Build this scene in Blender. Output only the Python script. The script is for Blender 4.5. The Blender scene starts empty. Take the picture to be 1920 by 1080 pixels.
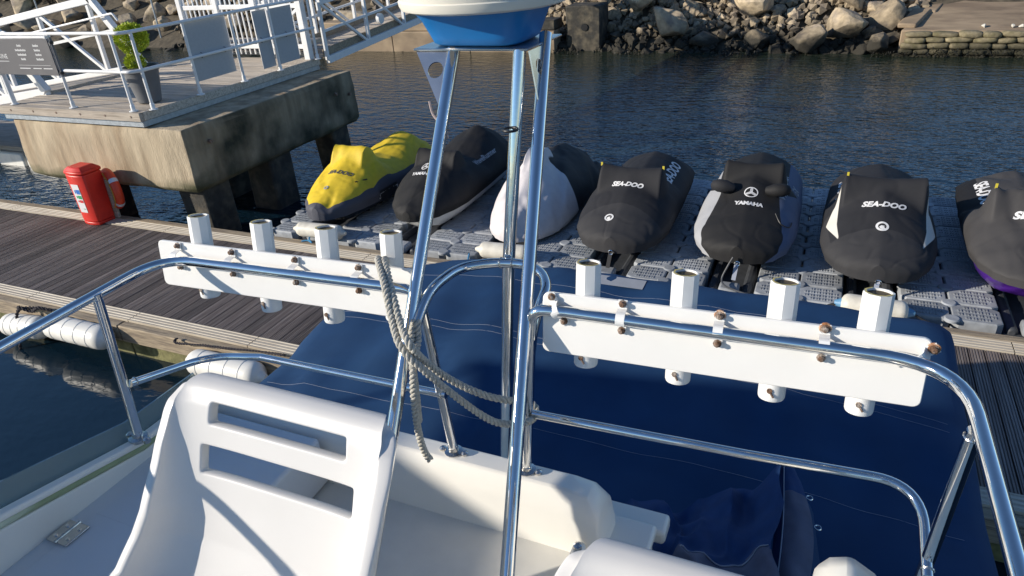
import bpy, bmesh, math, random
from mathutils import Vector, Matrix, noise
from mathutils.bvhtree import BVHTree
R = math.radians
random.seed(7)
S = bpy.context.scene
COL = S.collection

# ---------------------------------------------------------------- camera, sky, sun, exposure
cd = bpy.data.cameras.new('camera'); co = bpy.data.objects.new('camera', cd); COL.objects.link(co)
cd.sensor_width = 36.0; cd.lens = 1310 / 1920 * 36; cd.clip_start = 0.05; cd.clip_end = 2000
PITCH, ROLL, YAW = R(28.0), R(4.25), R(25.5)
fw = Vector((0, math.cos(PITCH), -math.sin(PITCH))); rt = Vector((1, 0, 0)); dn = fw.cross(rt)
rt2 = rt * math.cos(ROLL) + dn * math.sin(ROLL); dn2 = dn * math.cos(ROLL) - rt * math.sin(ROLL)
Mz = Matrix.Rotation(YAW, 3, 'Z'); fw, rt2, dn2 = Mz @ fw, Mz @ rt2, Mz @ dn2
up2, bk = -dn2, -fw
co.matrix_world = Matrix(((rt2.x, up2.x, bk.x, 0), (rt2.y, up2.y, bk.y, 0), (rt2.z, up2.z, bk.z, 4.7), (0, 0, 0, 1)))
S.camera = co

SUN_EL = R(20.0); SUN_TRAVEL = Vector((0.825, 0.565, 0)).normalized()
sun_from = Vector((-SUN_TRAVEL.x * math.cos(SUN_EL), -SUN_TRAVEL.y * math.cos(SUN_EL), math.sin(SUN_EL)))
w = bpy.data.worlds.new('World'); S.world = w; w.use_nodes = True
nt = w.node_tree; bg = nt.nodes['Background']
sky = nt.nodes.new('ShaderNodeTexSky'); sky.sky_type = 'NISHITA'; sky.sun_disc = False
sky.sun_elevation = SUN_EL; sky.sun_rotation = math.atan2(sun_from.x, sun_from.y)
sky.air_density = 0.9; sky.dust_density = 0.0; sky.ozone_density = 4.5
nt.links.new(sky.outputs[0], bg.inputs[0]); bg.inputs[1].default_value = 0.115
sl = bpy.data.lights.new('sun', 'SUN'); so = bpy.data.objects.new('sun', sl); COL.objects.link(so)
sl.energy = 5.0; sl.angle = R(0.53); sl.color = (1.0, 0.91, 0.78)
so.rotation_euler = (-sun_from).to_track_quat('-Z', 'Y').to_euler(); so.location = (-20, -14, 14)
S.view_settings.view_transform = 'Standard'; S.view_settings.look = 'None'
S.view_settings.exposure = 0.2; S.view_settings.gamma = 1.0
S.render.engine = 'CYCLES'

# ---------------------------------------------------------------- materials
MATS = {}
def mat(name, col, rough=0.5, metal=0.0, var=0.0, vscale=3.0, bump=0.0, bscale=40.0, col2=None, stretch=None, rnd=0.0, spec=0.5, c2lo=0.45, c2hi=0.65, detail=6.0, coat=0.0):
    m = bpy.data.materials.new(name); m.use_nodes = True; n = m.node_tree; p = n.nodes['Principled BSDF']
    p.inputs['Base Color'].default_value = (*col, 1); p.inputs['Roughness'].default_value = rough
    p.inputs['Metallic'].default_value = metal; p.inputs['Specular IOR Level'].default_value = spec
    p.inputs['Coat Weight'].default_value = coat
    L = n.links; tc = n.nodes.new('ShaderNodeTexCoord'); mp = n.nodes.new('ShaderNodeMapping')
    L.new(tc.outputs['Object'], mp.inputs[0])
    if stretch: mp.inputs['Scale'].default_value = stretch
    vec = mp.outputs[0]
    if rnd:
        oi = n.nodes.new('ShaderNodeObjectInfo'); ad = n.nodes.new('ShaderNodeVectorMath'); ad.operation = 'MULTIPLY_ADD'
        cx = n.nodes.new('ShaderNodeCombineXYZ'); L.new(oi.outputs['Random'], cx.inputs[0]); L.new(oi.outputs['Random'], cx.inputs[1])
        L.new(cx.outputs[0], ad.inputs[0]); ad.inputs[1].default_value = (37, 23, 11); L.new(vec, ad.inputs[2]); vec = ad.outputs[0]
    out = None
    if col2 is not None:
        nz = n.nodes.new('ShaderNodeTexNoise'); nz.inputs['Scale'].default_value = vscale; nz.inputs['Detail'].default_value = detail; L.new(vec, nz.inputs[0])
        rp = n.nodes.new('ShaderNodeValToRGB'); rp.color_ramp.elements[0].position = c2lo; rp.color_ramp.elements[1].position = c2hi
        rp.color_ramp.elements[0].color = (*col, 1); rp.color_ramp.elements[1].color = (*col2, 1)
        L.new(nz.outputs[0], rp.inputs[0]); out = rp.outputs[0]
    if var or rnd:
        nz2 = n.nodes.new('ShaderNodeTexNoise'); nz2.inputs['Scale'].default_value = vscale * 2.7; nz2.inputs['Detail'].default_value = 8; L.new(vec, nz2.inputs[0])
        mr = n.nodes.new('ShaderNodeMapRange'); mr.inputs[1].default_value = 0.25; mr.inputs[2].default_value = 0.75
        mr.inputs[3].default_value = 1 - var; mr.inputs[4].default_value = 1 + var; L.new(nz2.outputs[0], mr.inputs[0])
        val = mr.outputs[0]
        if rnd:
            m2 = n.nodes.new('ShaderNodeMapRange'); m2.inputs[3].default_value = 1 - rnd; m2.inputs[4].default_value = 1 + rnd
            L.new(oi.outputs['Random'], m2.inputs[0]); ml = n.nodes.new('ShaderNodeMath'); ml.operation = 'MULTIPLY'
            L.new(val, ml.inputs[0]); L.new(m2.outputs[0], ml.inputs[1]); val = ml.outputs[0]
        vm = n.nodes.new('ShaderNodeVectorMath'); vm.operation = 'SCALE'
        if out is None: vm.inputs[0].default_value = col
        else: L.new(out, vm.inputs[0])
        L.new(val, vm.inputs['Scale']); out = vm.outputs[0]
    if out is not None: L.new(out, p.inputs['Base Color'])
    if bump:
        nb = n.nodes.new('ShaderNodeTexNoise'); nb.inputs['Scale'].default_value = bscale; nb.inputs['Detail'].default_value = 6; L.new(vec, nb.inputs[0])
        bp = n.nodes.new('ShaderNodeBump'); bp.inputs['Strength'].default_value = bump; bp.inputs['Distance'].default_value = 0.02
        L.new(nb.outputs[0], bp.inputs['Height']); L.new(bp.outputs[0], p.inputs['Normal'])
    MATS[name] = m; return m

mat('gelcoat', (0.80, 0.78, 0.72), 0.32, var=0.03, vscale=2, coat=0.2)
mat('gelcoat_grey', (0.62, 0.65, 0.68), 0.5, var=0.03, vscale=3, bump=0.04, bscale=300)
mat('nonslip', (0.74, 0.72, 0.66), 0.6, var=0.05, vscale=5, bump=0.25, bscale=750)
mat('seat_plastic', (0.69, 0.675, 0.65), 0.38, col2=(0.62, 0.60, 0.56), c2lo=0.55, c2hi=0.85, var=0.02, vscale=3, bump=0.02, bscale=180)
mat('pvc', (0.80, 0.80, 0.78), 0.35, var=0.05, vscale=6, col2=(0.72, 0.70, 0.64), c2lo=0.6, c2hi=0.8)
mat('panel_white', (0.82, 0.81, 0.78), 0.4, var=0.03, vscale=3)
mat('stainless', (0.78, 0.78, 0.77), 0.09, 1.0, var=0.04, vscale=8, bump=0.01, bscale=60)
mat('stainless_dull', (0.60, 0.58, 0.55), 0.22, 1.0, var=0.1, vscale=10)
mat('rust', (0.16, 0.09, 0.055), 0.75, 0.2, var=0.4, vscale=60, col2=(0.35, 0.30, 0.26), bump=0.3, bscale=200)
mat('rust_stain', (0.36, 0.15, 0.06), 0.8, var=0.4, vscale=50, col2=(0.62, 0.45, 0.32))
mat('tube_shade', (0.10, 0.075, 0.04), 0.8, var=0.3, vscale=20)
mat('yellowed', (0.62, 0.50, 0.16), 0.6, var=0.2, vscale=20)
mat('canvas', (0.011, 0.046, 0.122), 0.8, col2=(0.017, 0.062, 0.15), c2lo=0.45, c2hi=0.8, var=0.12, vscale=1.6, bump=0.10, bscale=700, spec=0.25)
mat('canvas_flap', (0.016, 0.05, 0.15), 0.8, var=0.15, vscale=6, bump=0.1, bscale=500, spec=0.2)
mat('canvas_sunlit', (0.11, 0.115, 0.17), 0.8, var=0.15, vscale=6, bump=0.1, bscale=500, spec=0.2)  # flap canvas as lit: sunlight put into this colour and slightly into the navy
mat('stitch', (0.33, 0.36, 0.44), 0.8)
mat('radar_white', (0.78, 0.74, 0.64), 0.4, var=0.03)
mat('radar_blue', (0.012, 0.17, 0.47), 0.4, var=0.06, vscale=4)
mat('rope', (0.50, 0.48, 0.42), 0.9, var=0.2, vscale=60, bump=0.4, bscale=250)
mat('string', (0.45, 0.36, 0.34), 0.9)
mat('black_plastic', (0.012, 0.012, 0.013), 0.45)
mat('deck_board', (0.15, 0.122, 0.11), 0.62, var=0.3, vscale=5, col2=(0.27, 0.235, 0.215), stretch=(9, 0.2, 9), rnd=0.30, bump=0.25, bscale=30, c2lo=0.42, c2hi=0.70)
mat('edge_trim', (0.55, 0.49, 0.39), 0.55, var=0.12, vscale=4, col2=(0.43, 0.37, 0.29), stretch=(0.4, 6, 6), bump=0.1)
mat('edge_timber', (0.36, 0.29, 0.20), 0.8, var=0.3, vscale=6, col2=(0.20, 0.16, 0.12), stretch=(0.4, 6, 6), bump=0.3)
mat('fascia_green', (0.20, 0.19, 0.08), 0.85, var=0.4, vscale=4, col2=(0.08, 0.085, 0.03), bump=0.4)
mat('dock_grey', (0.31, 0.33, 0.355), 0.6, var=0.2, vscale=5, rnd=0.2, bump=0.08, bscale=80)
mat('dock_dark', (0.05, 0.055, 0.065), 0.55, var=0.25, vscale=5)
mat('fender', (0.66, 0.63, 0.55), 0.5, var=0.12, vscale=5, col2=(0.48, 0.44, 0.36), c2lo=0.5, c2hi=0.8)
mat('fender_white', (0.78, 0.77, 0.72), 0.4, var=0.06, vscale=4, col2=(0.62, 0.58, 0.5), c2lo=0.6, c2hi=0.85)
mat('fender_blue', (0.10, 0.25, 0.42), 0.5)
mat('blue_rope', (0.04, 0.20, 0.38), 0.9, var=0.3, vscale=60)
mat('dark_rope', (0.035, 0.03, 0.035), 0.9, var=0.3, vscale=60)
mat('concrete', (0.47, 0.385, 0.265), 0.9, var=0.3, vscale=1.6, col2=(0.27, 0.195, 0.12), stretch=(1.6, 1.6, 0.35), bump=0.5, bscale=25, c2lo=0.45, c2hi=0.72)
mat('concrete_dark', (0.035, 0.033, 0.028), 0.8, var=0.4, vscale=3, col2=(0.10, 0.085, 0.06), bump=0.5, bscale=15)  # dark concrete tone for legs, float core, block and one coping
mat('weather_wood', (0.54, 0.47, 0.385), 0.8, var=0.25, vscale=4, col2=(0.37, 0.31, 0.245), stretch=(0.35, 7, 7), rnd=0.15, bump=0.25)
mat('galv', (0.42, 0.45, 0.47), 0.45, 0.6, var=0.2, vscale=5)
mat('white_paint', (0.80, 0.80, 0.79), 0.4, var=0.05, vscale=3)
mat('panel_grey', (0.40, 0.42, 0.44), 0.6, var=0.05, vscale=8)
mat('sign_grey', (0.085, 0.082, 0.09), 0.5, var=0.05)
mat('print_white', (0.72, 0.72, 0.72), 0.6)
mat('print_grey', (0.50, 0.50, 0.52), 0.6)
mat('pot_grey', (0.13, 0.135, 0.145), 0.6, var=0.08)
mat('soil', (0.03, 0.02, 0.014), 0.95)
mat('leaf_lime', (0.46, 0.54, 0.035), 0.6, var=0.45, vscale=9, rnd=0.1)
mat('leaf_dark', (0.045, 0.075, 0.02), 0.65, var=0.5, vscale=4, rnd=0.2)
mat('bark', (0.10, 0.07, 0.045), 0.9, var=0.3)
mat('red_plastic', (0.68, 0.030, 0.018), 0.42, var=0.06, vscale=4)
mat('ring_red', (0.62, 0.055, 0.02), 0.5, var=0.1)
mat('reflective', (0.55, 0.6, 0.68), 0.35)
mat('sign_blue', (0.02, 0.16, 0.55), 0.5); mat('sign_green', (0.02, 0.33, 0.12), 0.5); mat('sign_red', (0.62, 0.04, 0.04), 0.5)
mat('cord_yellow', (0.5, 0.33, 0.03), 0.8)
mat('rock', (0.44, 0.355, 0.24), 0.9, var=0.35, vscale=1.6, col2=(0.24, 0.20, 0.16), rnd=0.35, bump=1.0, bscale=6)
mat('shore', (0.085, 0.07, 0.048), 0.95, var=0.5, vscale=1.5, bump=0.8, bscale=8)
mat('slip_concrete', (0.31, 0.235, 0.155), 0.85, var=0.3, vscale=0.8, col2=(0.21, 0.155, 0.105), stretch=(0.6, 1.5, 1), bump=0.3, bscale=8)
mat('bag', (0.25, 0.21, 0.13), 0.9, var=0.35, vscale=4, col2=(0.16, 0.14, 0.07), rnd=0.25, bump=0.5, bscale=12)
mat('weed', (0.018, 0.017, 0.010), 0.6, var=0.5, vscale=6)
mat('cover_black', (0.014, 0.014, 0.015), 0.72, var=0.08, vscale=2, bump=0.05, bscale=500, spec=0.35)
mat('cover_charcoal', (0.022, 0.0225, 0.026), 0.75, var=0.08, vscale=2, bump=0.05, bscale=500, spec=0.3)
mat('cover_grey', (0.052, 0.050, 0.051), 0.75, var=0.08, vscale=2, bump=0.05, bscale=500, spec=0.3)
mat('cover_silver', (0.36, 0.37, 0.39), 0.6, var=0.08, vscale=4)
mat('cover_slate', (0.11, 0.14, 0.22), 0.65, var=0.1, vscale=4)
mat('cover_white', (0.60, 0.57, 0.58), 0.7, var=0.07, vscale=4)
mat('cover_cream', (0.66, 0.64, 0.58), 0.65)
mat('cover_yellow', (0.70, 0.50, 0.022), 0.65, var=0.12, vscale=4, bump=0.05, bscale=300)
mat('cover_navy', (0.035, 0.043, 0.085), 0.7, var=0.12, vscale=4)
mat('hull_black', (0.012, 0.012, 0.014), 0.25, coat=0.4)
mat('hull_white', (0.62, 0.62, 0.60), 0.3, coat=0.4)
mat('hull_teal', (0.10, 0.17, 0.21), 0.3, coat=0.4)
mat('hull_purple', (0.065, 0.015, 0.22), 0.3, coat=0.4)
mat('hull_steel', (0.22, 0.23, 0.25), 0.3)
mat('tag_yellow', (0.62, 0.52, 0.05), 0.6)
mat('hull_white_boat', (0.78, 0.77, 0.74), 0.3, coat=0.3)
mat('cable', (0.02, 0.02, 0.022), 0.6)

# concrete whose lower band and sheltered side carry algae (a tide stain with its own shape)
def stain_mat(name, base, dark, z0, z1, src):
    m = MATS[src].copy(); m.name = name; n = m.node_tree; L = n.links; p = n.nodes['Principled BSDF']
    old = p.inputs['Base Color'].links[0].from_socket
    g = n.nodes.new('ShaderNodeNewGeometry'); sx = n.nodes.new('ShaderNodeSeparateXYZ'); L.new(g.outputs['Position'], sx.inputs[0])
    nz = n.nodes.new('ShaderNodeTexNoise'); nz.inputs['Scale'].default_value = 1.7; nz.inputs['Detail'].default_value = 7; L.new(g.outputs['Position'], nz.inputs[0])
    md = n.nodes.new('ShaderNodeMath'); md.operation = 'MULTIPLY_ADD'; md.inputs[1].default_value = 0.9; L.new(nz.outputs[0], md.inputs[0]); 
    L.new(sx.outputs[2], md.inputs[2])
    mr = n.nodes.new('ShaderNodeMapRange'); mr.inputs[1].default_value = z0 + 0.45; mr.inputs[2].default_value = z1 + 0.45; mr.inputs[3].default_value = 1; mr.inputs[4].default_value = 0
    L.new(md.outputs[0], mr.inputs[0]); mx = n.nodes.new('ShaderNodeMix'); mx.data_type = 'RGBA'; L.new(mr.outputs[0], mx.inputs[0])
    L.new(old, mx.inputs[6]); mx.inputs[7].default_value = (*dark, 1); L.new(mx.outputs[2], p.inputs['Base Color'])
    MATS[name] = m
stain_mat('rock_tide', None, (0.028, 0.025, 0.018), 0.35, 1.0, 'rock')
stain_mat('bag_tide', None, (0.03, 0.028, 0.015), 0.15, 0.5, 'bag')
stain_mat('concrete_pier', None, (0.10, 0.10, 0.045), 0.95, 1.2, 'concrete')
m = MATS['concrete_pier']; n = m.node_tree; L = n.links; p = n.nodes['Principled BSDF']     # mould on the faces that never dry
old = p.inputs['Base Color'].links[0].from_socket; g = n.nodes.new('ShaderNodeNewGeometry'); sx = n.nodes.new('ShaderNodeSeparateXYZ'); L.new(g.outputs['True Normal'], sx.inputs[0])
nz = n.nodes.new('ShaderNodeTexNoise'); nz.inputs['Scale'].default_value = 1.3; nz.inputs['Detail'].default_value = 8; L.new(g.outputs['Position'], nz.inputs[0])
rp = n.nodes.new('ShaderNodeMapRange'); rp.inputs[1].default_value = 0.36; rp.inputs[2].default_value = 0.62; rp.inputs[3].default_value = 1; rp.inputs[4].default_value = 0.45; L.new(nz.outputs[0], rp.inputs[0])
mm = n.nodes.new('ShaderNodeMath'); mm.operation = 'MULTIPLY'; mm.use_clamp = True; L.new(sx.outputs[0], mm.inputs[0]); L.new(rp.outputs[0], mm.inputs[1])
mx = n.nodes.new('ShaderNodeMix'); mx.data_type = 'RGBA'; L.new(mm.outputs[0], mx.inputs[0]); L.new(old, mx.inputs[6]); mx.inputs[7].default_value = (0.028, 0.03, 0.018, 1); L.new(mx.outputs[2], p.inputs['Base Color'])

def glass_mat():
    m = bpy.data.materials.new('screen_glass'); m.use_nodes = True; p = m.node_tree.nodes['Principled BSDF']
    p.inputs['Base Color'].default_value = (0.72, 0.82, 0.80, 1); p.inputs['Roughness'].default_value = 0.12; p.inputs['Transmission Weight'].default_value = 0.85; p.inputs['IOR'].default_value = 1.2
    MATS['glass'] = m
glass_mat()
def water_mat():
    m = bpy.data.materials.new('water'); m.use_nodes = True; n = m.node_tree; L = n.links; p = n.nodes['Principled BSDF']
    p.inputs['Base Color'].default_value = (0.010, 0.030, 0.032, 1); p.inputs['Roughness'].default_value = 0.06; p.inputs['IOR'].default_value = 1.333; p.inputs['Specular IOR Level'].default_value = 0.95
    tc = n.nodes.new('ShaderNodeTexCoord')
    def nz(sc, st, det, rot=0.3):
        mp = n.nodes.new('ShaderNodeMapping'); mp.inputs['Scale'].default_value = st; mp.inputs['Rotation'].default_value = (0, 0, rot); L.new(tc.outputs['Object'], mp.inputs[0])
        t = n.nodes.new('ShaderNodeTexNoise'); t.inputs['Scale'].default_value = sc; t.inputs['Detail'].default_value = det; t.inputs['Roughness'].default_value = 0.55; L.new(mp.outputs[0], t.inputs[0]); return t.outputs[0]
    a, b, c = nz(2.1, (1, 2.0, 1), 2), nz(6.0, (1, 1.8, 1), 2, -0.2), nz(0.35, (1, 1.5, 1), 2, 0.5)
    s1 = n.nodes.new('ShaderNodeMath'); s1.operation = 'MULTIPLY_ADD'; s1.inputs[1].default_value = 0.38; L.new(b, s1.inputs[0]); L.new(a, s1.inputs[2])
    cr = n.nodes.new('ShaderNodeMapRange'); cr.inputs[1].default_value = 0.3; cr.inputs[2].default_value = 0.7; cr.inputs[3].default_value = 0.6; cr.inputs[4].default_value = 1.0; L.new(c, cr.inputs[0])
    bp = n.nodes.new('ShaderNodeBump'); bp.inputs['Distance'].default_value = 0.062; 
    sp = n.nodes.new('ShaderNodeSeparateXYZ'); L.new(tc.outputs['Object'], sp.inputs[0]); shl = n.nodes.new('ShaderNodeMapRange'); shl.inputs[1].default_value = 4.5; shl.inputs[2].default_value = 9; shl.inputs[3].default_value = 0.15; L.new(sp.outputs[1], shl.inputs[0])
    ms = n.nodes.new('ShaderNodeMath'); ms.operation = 'MULTIPLY'; L.new(cr.outputs[0], ms.inputs[0]); L.new(shl.outputs[0], ms.inputs[1]); L.new(ms.outputs[0], bp.inputs['Strength']); L.new(s1.outputs[0], bp.inputs['Height']); L.new(bp.outputs[0], p.inputs['Normal'])
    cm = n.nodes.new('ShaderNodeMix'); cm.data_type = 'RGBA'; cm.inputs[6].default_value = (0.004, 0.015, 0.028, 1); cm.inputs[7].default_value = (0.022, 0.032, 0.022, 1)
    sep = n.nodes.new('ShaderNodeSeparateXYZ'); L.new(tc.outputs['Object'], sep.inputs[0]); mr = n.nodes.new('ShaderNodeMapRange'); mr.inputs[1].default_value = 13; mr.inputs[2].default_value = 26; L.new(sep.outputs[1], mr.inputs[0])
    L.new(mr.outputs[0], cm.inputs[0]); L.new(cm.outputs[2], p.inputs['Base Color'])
    MATS['water'] = m
water_mat()

# ---------------------------------------------------------------- mesh helpers
def V(*a): return Vector(a)
class MB:
    """collects shapes in world (or thing-local) coordinates; build() links them as ONE mesh object"""
    def __init__(s): s.v = []; s.f = []; s.m = []
    def add(s, vs, fs, mi=0):
        o = len(s.v); s.v += [Vector(x) for x in vs]; s.f += [tuple(i + o for i in f) for f in fs]; s.m += [mi] * len(fs); return s
    def box(s, a, b, mi=0, rot=None):
        x0, y0, z0 = a; x1, y1, z1 = b
        vs = [V(x, y, z) for z in (z0, z1) for y in (y0, y1) for x in (x0, x1)]
        if rot is not None:
            c = (Vector(a) + Vector(b)) / 2; vs = [rot @ (v - c) + c for v in vs]
        return s.add(vs, [(0, 2, 3, 1), (4, 5, 7, 6), (0, 1, 5, 4), (2, 6, 7, 3), (0, 4, 6, 2), (1, 3, 7, 5)], mi)
    def bar(s, p, q, wd, ht, mi=0, upv=(0, 0, 1)):
        p, q = Vector(p), Vector(q); d = (q - p).normalized(); u = Vector(upv)
        sd = d.cross(u)
        if sd.length < 1e-3: sd = d.cross(V(0, 1, 0))
        sd.normalize(); u = sd.cross(d); vs = []
        for c in (p, q):
            for (i, j) in ((-1, -1), (1, -1), (1, 1), (-1, 1)): vs.append(c + sd * i * wd / 2 + u * j * ht / 2)
        return s.add(vs, [(0, 1, 2, 3), (7, 6, 5, 4), (0, 4, 5, 1), (1, 5, 6, 2), (2, 6, 7, 3), (3, 7, 4, 0)], mi)
    def tube(s, pts, r, seg=12, closed=False, caps=True, mi=0, phase=0.0):
        pts = [Vector(p) for p in pts]; n = len(pts); vs = []; fs = []
        rr = r if isinstance(r, (list, tuple)) else [r] * n
        t0 = (pts[1] - pts[0]).normalized(); ref = V(0, 0, 1) if abs(t0.z) < 0.9 else V(1, 0, 0)
        nrm = t0.cross(ref).normalized()
        for i, p in enumerate(pts):
            if closed: t = (pts[(i + 1) % n] - pts[i - 1]).normalized()
            else: t = (pts[min(i + 1, n - 1)] - pts[max(i - 1, 0)]).normalized()
            nrm = (nrm - t * nrm.dot(t)).normalized(); bn = t.cross(nrm)
            for k in range(seg):
                a = 2 * math.pi * k / seg + phase; vs.append(p + (nrm * math.cos(a) + bn * math.sin(a)) * rr[i])
        for i in range(n if closed else n - 1):
            for k in range(seg):
                a, b = i * seg + k, i * seg + (k + 1) % seg; c, d = ((i + 1) % n) * seg + (k + 1) % seg, ((i + 1) % n) * seg + k
                fs.append((a, b, c, d))
        if caps and not closed:
            fs.append(tuple(range(seg - 1, -1, -1))); fs.append(tuple((n - 1) * seg + k for k in range(seg)))
        return s.add(vs, fs, mi)
    def lathe(s, prof, c=(0, 0, 0), seg=24, mi=0, axis='z'):
        c = Vector(c); vs = []; fs = []
        for r, h in prof:
            for k in range(seg):
                a = 2 * math.pi * k / seg; x, y = r * math.cos(a), r * math.sin(a)
                vs.append(c + (V(x, y, h) if axis == 'z' else V(h, x, y) if axis == 'x' else V(y, h, x)))
        n = len(prof)
        for i in range(n - 1):
            for k in range(seg): fs.append((i * seg + k, i * seg + (k + 1) % seg, (i + 1) * seg + (k + 1) % seg, (i + 1) * seg + k))
        fs.append(tuple(range(seg - 1, -1, -1))); fs.append(tuple((n - 1) * seg + k for k in range(seg)))
        return s.add(vs, fs, mi)
    def prism(s, poly, d, mi=0):
        """poly: 3D points of a planar outline; d: extrusion vector"""
        n = len(poly); d = Vector(d); vs = [Vector(p) for p in poly] + [Vector(p) + d for p in poly]
        return s.add(vs, [tuple(range(n - 1, -1, -1)), tuple(range(n, 2 * n))] + [(i, (i + 1) % n, n + (i + 1) % n, n + i) for i in range(n)], mi)
    def grid(s, fn, nu, nv, mfn=None):
        vs = [fn(i / (nu - 1), j / (nv - 1)) for j in range(nv) for i in range(nu)]; o = len(s.v); s.v += [Vector(x) for x in vs]
        for j in range(nv - 1):
            for i in range(nu - 1):
                k = mfn((i + .5) / (nu - 1), (j + .5) / (nv - 1)) if mfn else 0
                if k is None: continue
                s.f.append((o + j * nu + i, o + j * nu + i + 1, o + (j + 1) * nu + i + 1, o + (j + 1) * nu + i)); s.m.append(k)
        return s
    def build(s, name, mats, parent=None, smooth=35, bevel=0, bseg=2, local=False, origin=None, fix=True, solid=0, subsurf=0):
        me = bpy.data.meshes.new(name); o = bpy.data.objects.new(name, me); COL.objects.link(o)
        off = V(0, 0, 0)
        if parent is not None:
            o.parent = parent; r = parent
            while r.parent: r = r.parent
            if not local: off = Vector(r.location)
        elif origin is not None: off = Vector(origin); o.location = off
        elif not local:
            xs = [v.x for v in s.v]; ys = [v.y for v in s.v]; off = V((min(xs) + max(xs)) / 2, (min(ys) + max(ys)) / 2, min(v.z for v in s.v)); o.location = off
        me.from_pydata([v - off for v in s.v], [], s.f)
        for mn in (mats if isinstance(mats, (list, tuple)) else [mats]): me.materials.append(MATS[mn])
        me.polygons.foreach_set('material_index', s.m)
        if fix:
            bm = bmesh.new(); bm.from_mesh(me); bmesh.ops.recalc_face_normals(bm, faces=bm.faces); bm.to_mesh(me); bm.free()
        if smooth:
            me.polygons.foreach_set('use_smooth', [True] * len(me.polygons)); me.set_sharp_from_angle(angle=R(smooth))
        me.update()
        if solid:
            q = o.modifiers.new('solid', 'SOLIDIFY'); q.thickness = solid; q.offset = 0
        if bevel:
            q = o.modifiers.new('bevel', 'BEVEL'); q.width = bevel; q.segments = bseg; q.limit_method = 'ANGLE'; q.angle_limit = R(40)
        if subsurf:
            q = o.modifiers.new('sub', 'SUBSURF'); q.levels = subsurf; q.render_levels = subsurf
        return o
def tag(o, label=None, cat=None, group=None, kind=None):
    if label: o['label'] = label
    if cat: o['category'] = cat
    if group: o['group'] = group
    if kind: o['kind'] = kind
    return o
def thing(name, loc, label=None, cat=None, group=None, kind=None, rz=0):
    o = bpy.data.objects.new(name, None); COL.objects.link(o); o.location = loc; o.rotation_euler = (0, 0, rz); o.empty_display_size = 0.1
    return tag(o, label, cat, group, kind)
def copy_part(src, parent, loc=None, name=None, rot=None, scale=None):
    c = src.copy(); COL.objects.link(c); c.parent = parent
    if loc is not None: c.location = loc
    if rot is not None: c.rotation_euler = rot
    if scale is not None: c.scale = scale
    return c
def copy_tree(o, parent=None):
    kids = list(o.children); c = o.copy(); COL.objects.link(c); c.parent = parent
    for k in kids: copy_tree(k, c)
    return c
def smooth_path(pts, n=8, closed=False):
    """Catmull-Rom through pts"""
    P = [Vector(p) for p in pts]; out = []; N = len(P)
    for i in range(N if closed else N - 1):
        if closed: a, b, c, d = P[i - 1], P[i], P[(i + 1) % N], P[(i + 2) % N]
        else: a, b, c, d = P[max(i - 1, 0)], P[i], P[i + 1], P[min(i + 2, N - 1)]
        for k in range(n):
            t = k / n; out.append(0.5 * ((2 * b) + (c - a) * t + (2 * a - 5 * b + 4 * c - d) * t * t + (3 * b - a - 3 * c + d) * t ** 3))
    if not closed: out.append(P[-1])
    return out
def fillet(pts, r, n=8):
    """polyline with rounded corners"""
    P = [Vector(p) for p in pts]; out = [P[0]]
    for i in range(1, len(P) - 1):
        rr = r[i - 1] if isinstance(r, (list, tuple)) else r
        a, b, c = P[i - 1], P[i], P[i + 1]; d1 = (a - b).normalized(); d2 = (c - b).normalized()
        ang = d1.angle(d2); t = min(rr / math.tan(ang / 2), (a - b).length * .49, (c - b).length * .49)
        p1, p2 = b + d1 * t, b + d2 * t
        for k in range(n + 1):
            s = k / n; out.append(p1 * (1 - s) ** 2 + b * 2 * s * (1 - s) + p2 * s * s)
    out.append(P[-1]); return out
def nz3(p, sc=1.0): return noise.noise(Vector(p) * sc)
_txt = {}
def text_geo(body, size, shear=0.0, bold=0.0, spacing=1.0):
    """flat lettering as (2D verts, faces), centred"""
    cu = bpy.data.curves.new('t', 'FONT'); cu.body = body; cu.size = size; cu.shear = shear; cu.offset = bold; cu.space_character = spacing
    cu.align_x = 'CENTER'; cu.align_y = 'CENTER'; cu.resolution_u = 3
    ob = bpy.data.objects.new('t', cu); COL.objects.link(ob); dg = bpy.context.evaluated_depsgraph_get(); dg.update()
    me = bpy.data.meshes.new_from_object(ob.evaluated_get(dg)); bm = bmesh.new(); bm.from_mesh(me)
    bmesh.ops.triangulate(bm, faces=bm.faces)
    for _ in range(2):
        ed = [e for e in bm.edges if e.calc_length() > size * 0.35]
        if ed: bmesh.ops.subdivide_edges(bm, edges=ed, cuts=1); bmesh.ops.triangulate(bm, faces=bm.faces)
    vs = [tuple(v.co[:2]) for v in bm.verts]; fs = [tuple(v.index for v in f.verts) for f in bm.faces]
    bm.free(); bpy.data.objects.remove(ob); bpy.data.curves.remove(cu); bpy.data.meshes.remove(me)
    return vs, fs
def disc_geo(r0, r1, seg=28):
    vs = []; fs = []
    for k in range(seg):
        a = 2 * math.pi * k / seg; vs += [(r0 * math.cos(a), r0 * math.sin(a)), (r1 * math.cos(a), r1 * math.sin(a))]
    for k in range(seg): i, j = 2 * k, 2 * ((k + 1) % seg); fs.append((i, i + 1, j + 1, j))
    return vs, fs
def merge_geo(*gs):
    V_, F_ = [], []
    for vs, fs in gs:
        o = len(V_); V_ += vs; F_ += [tuple(i + o for i in f) for f in fs]
    return V_, F_
def poly_geo(pts): return list(pts), [tuple(range(len(pts)))]
def shift(g, dx, dy): return [(x + dx, y + dy) for x, y in g[0]], g[1]
def flat_decal(mb, geo, o, ex, ey, off, mi=0):
    ex, ey = Vector(ex), Vector(ey); n = ex.cross(ey).normalized()
    mb.add([Vector(o) + ex * a + ey * b + n * off for a, b in geo[0]], geo[1], mi)
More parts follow.
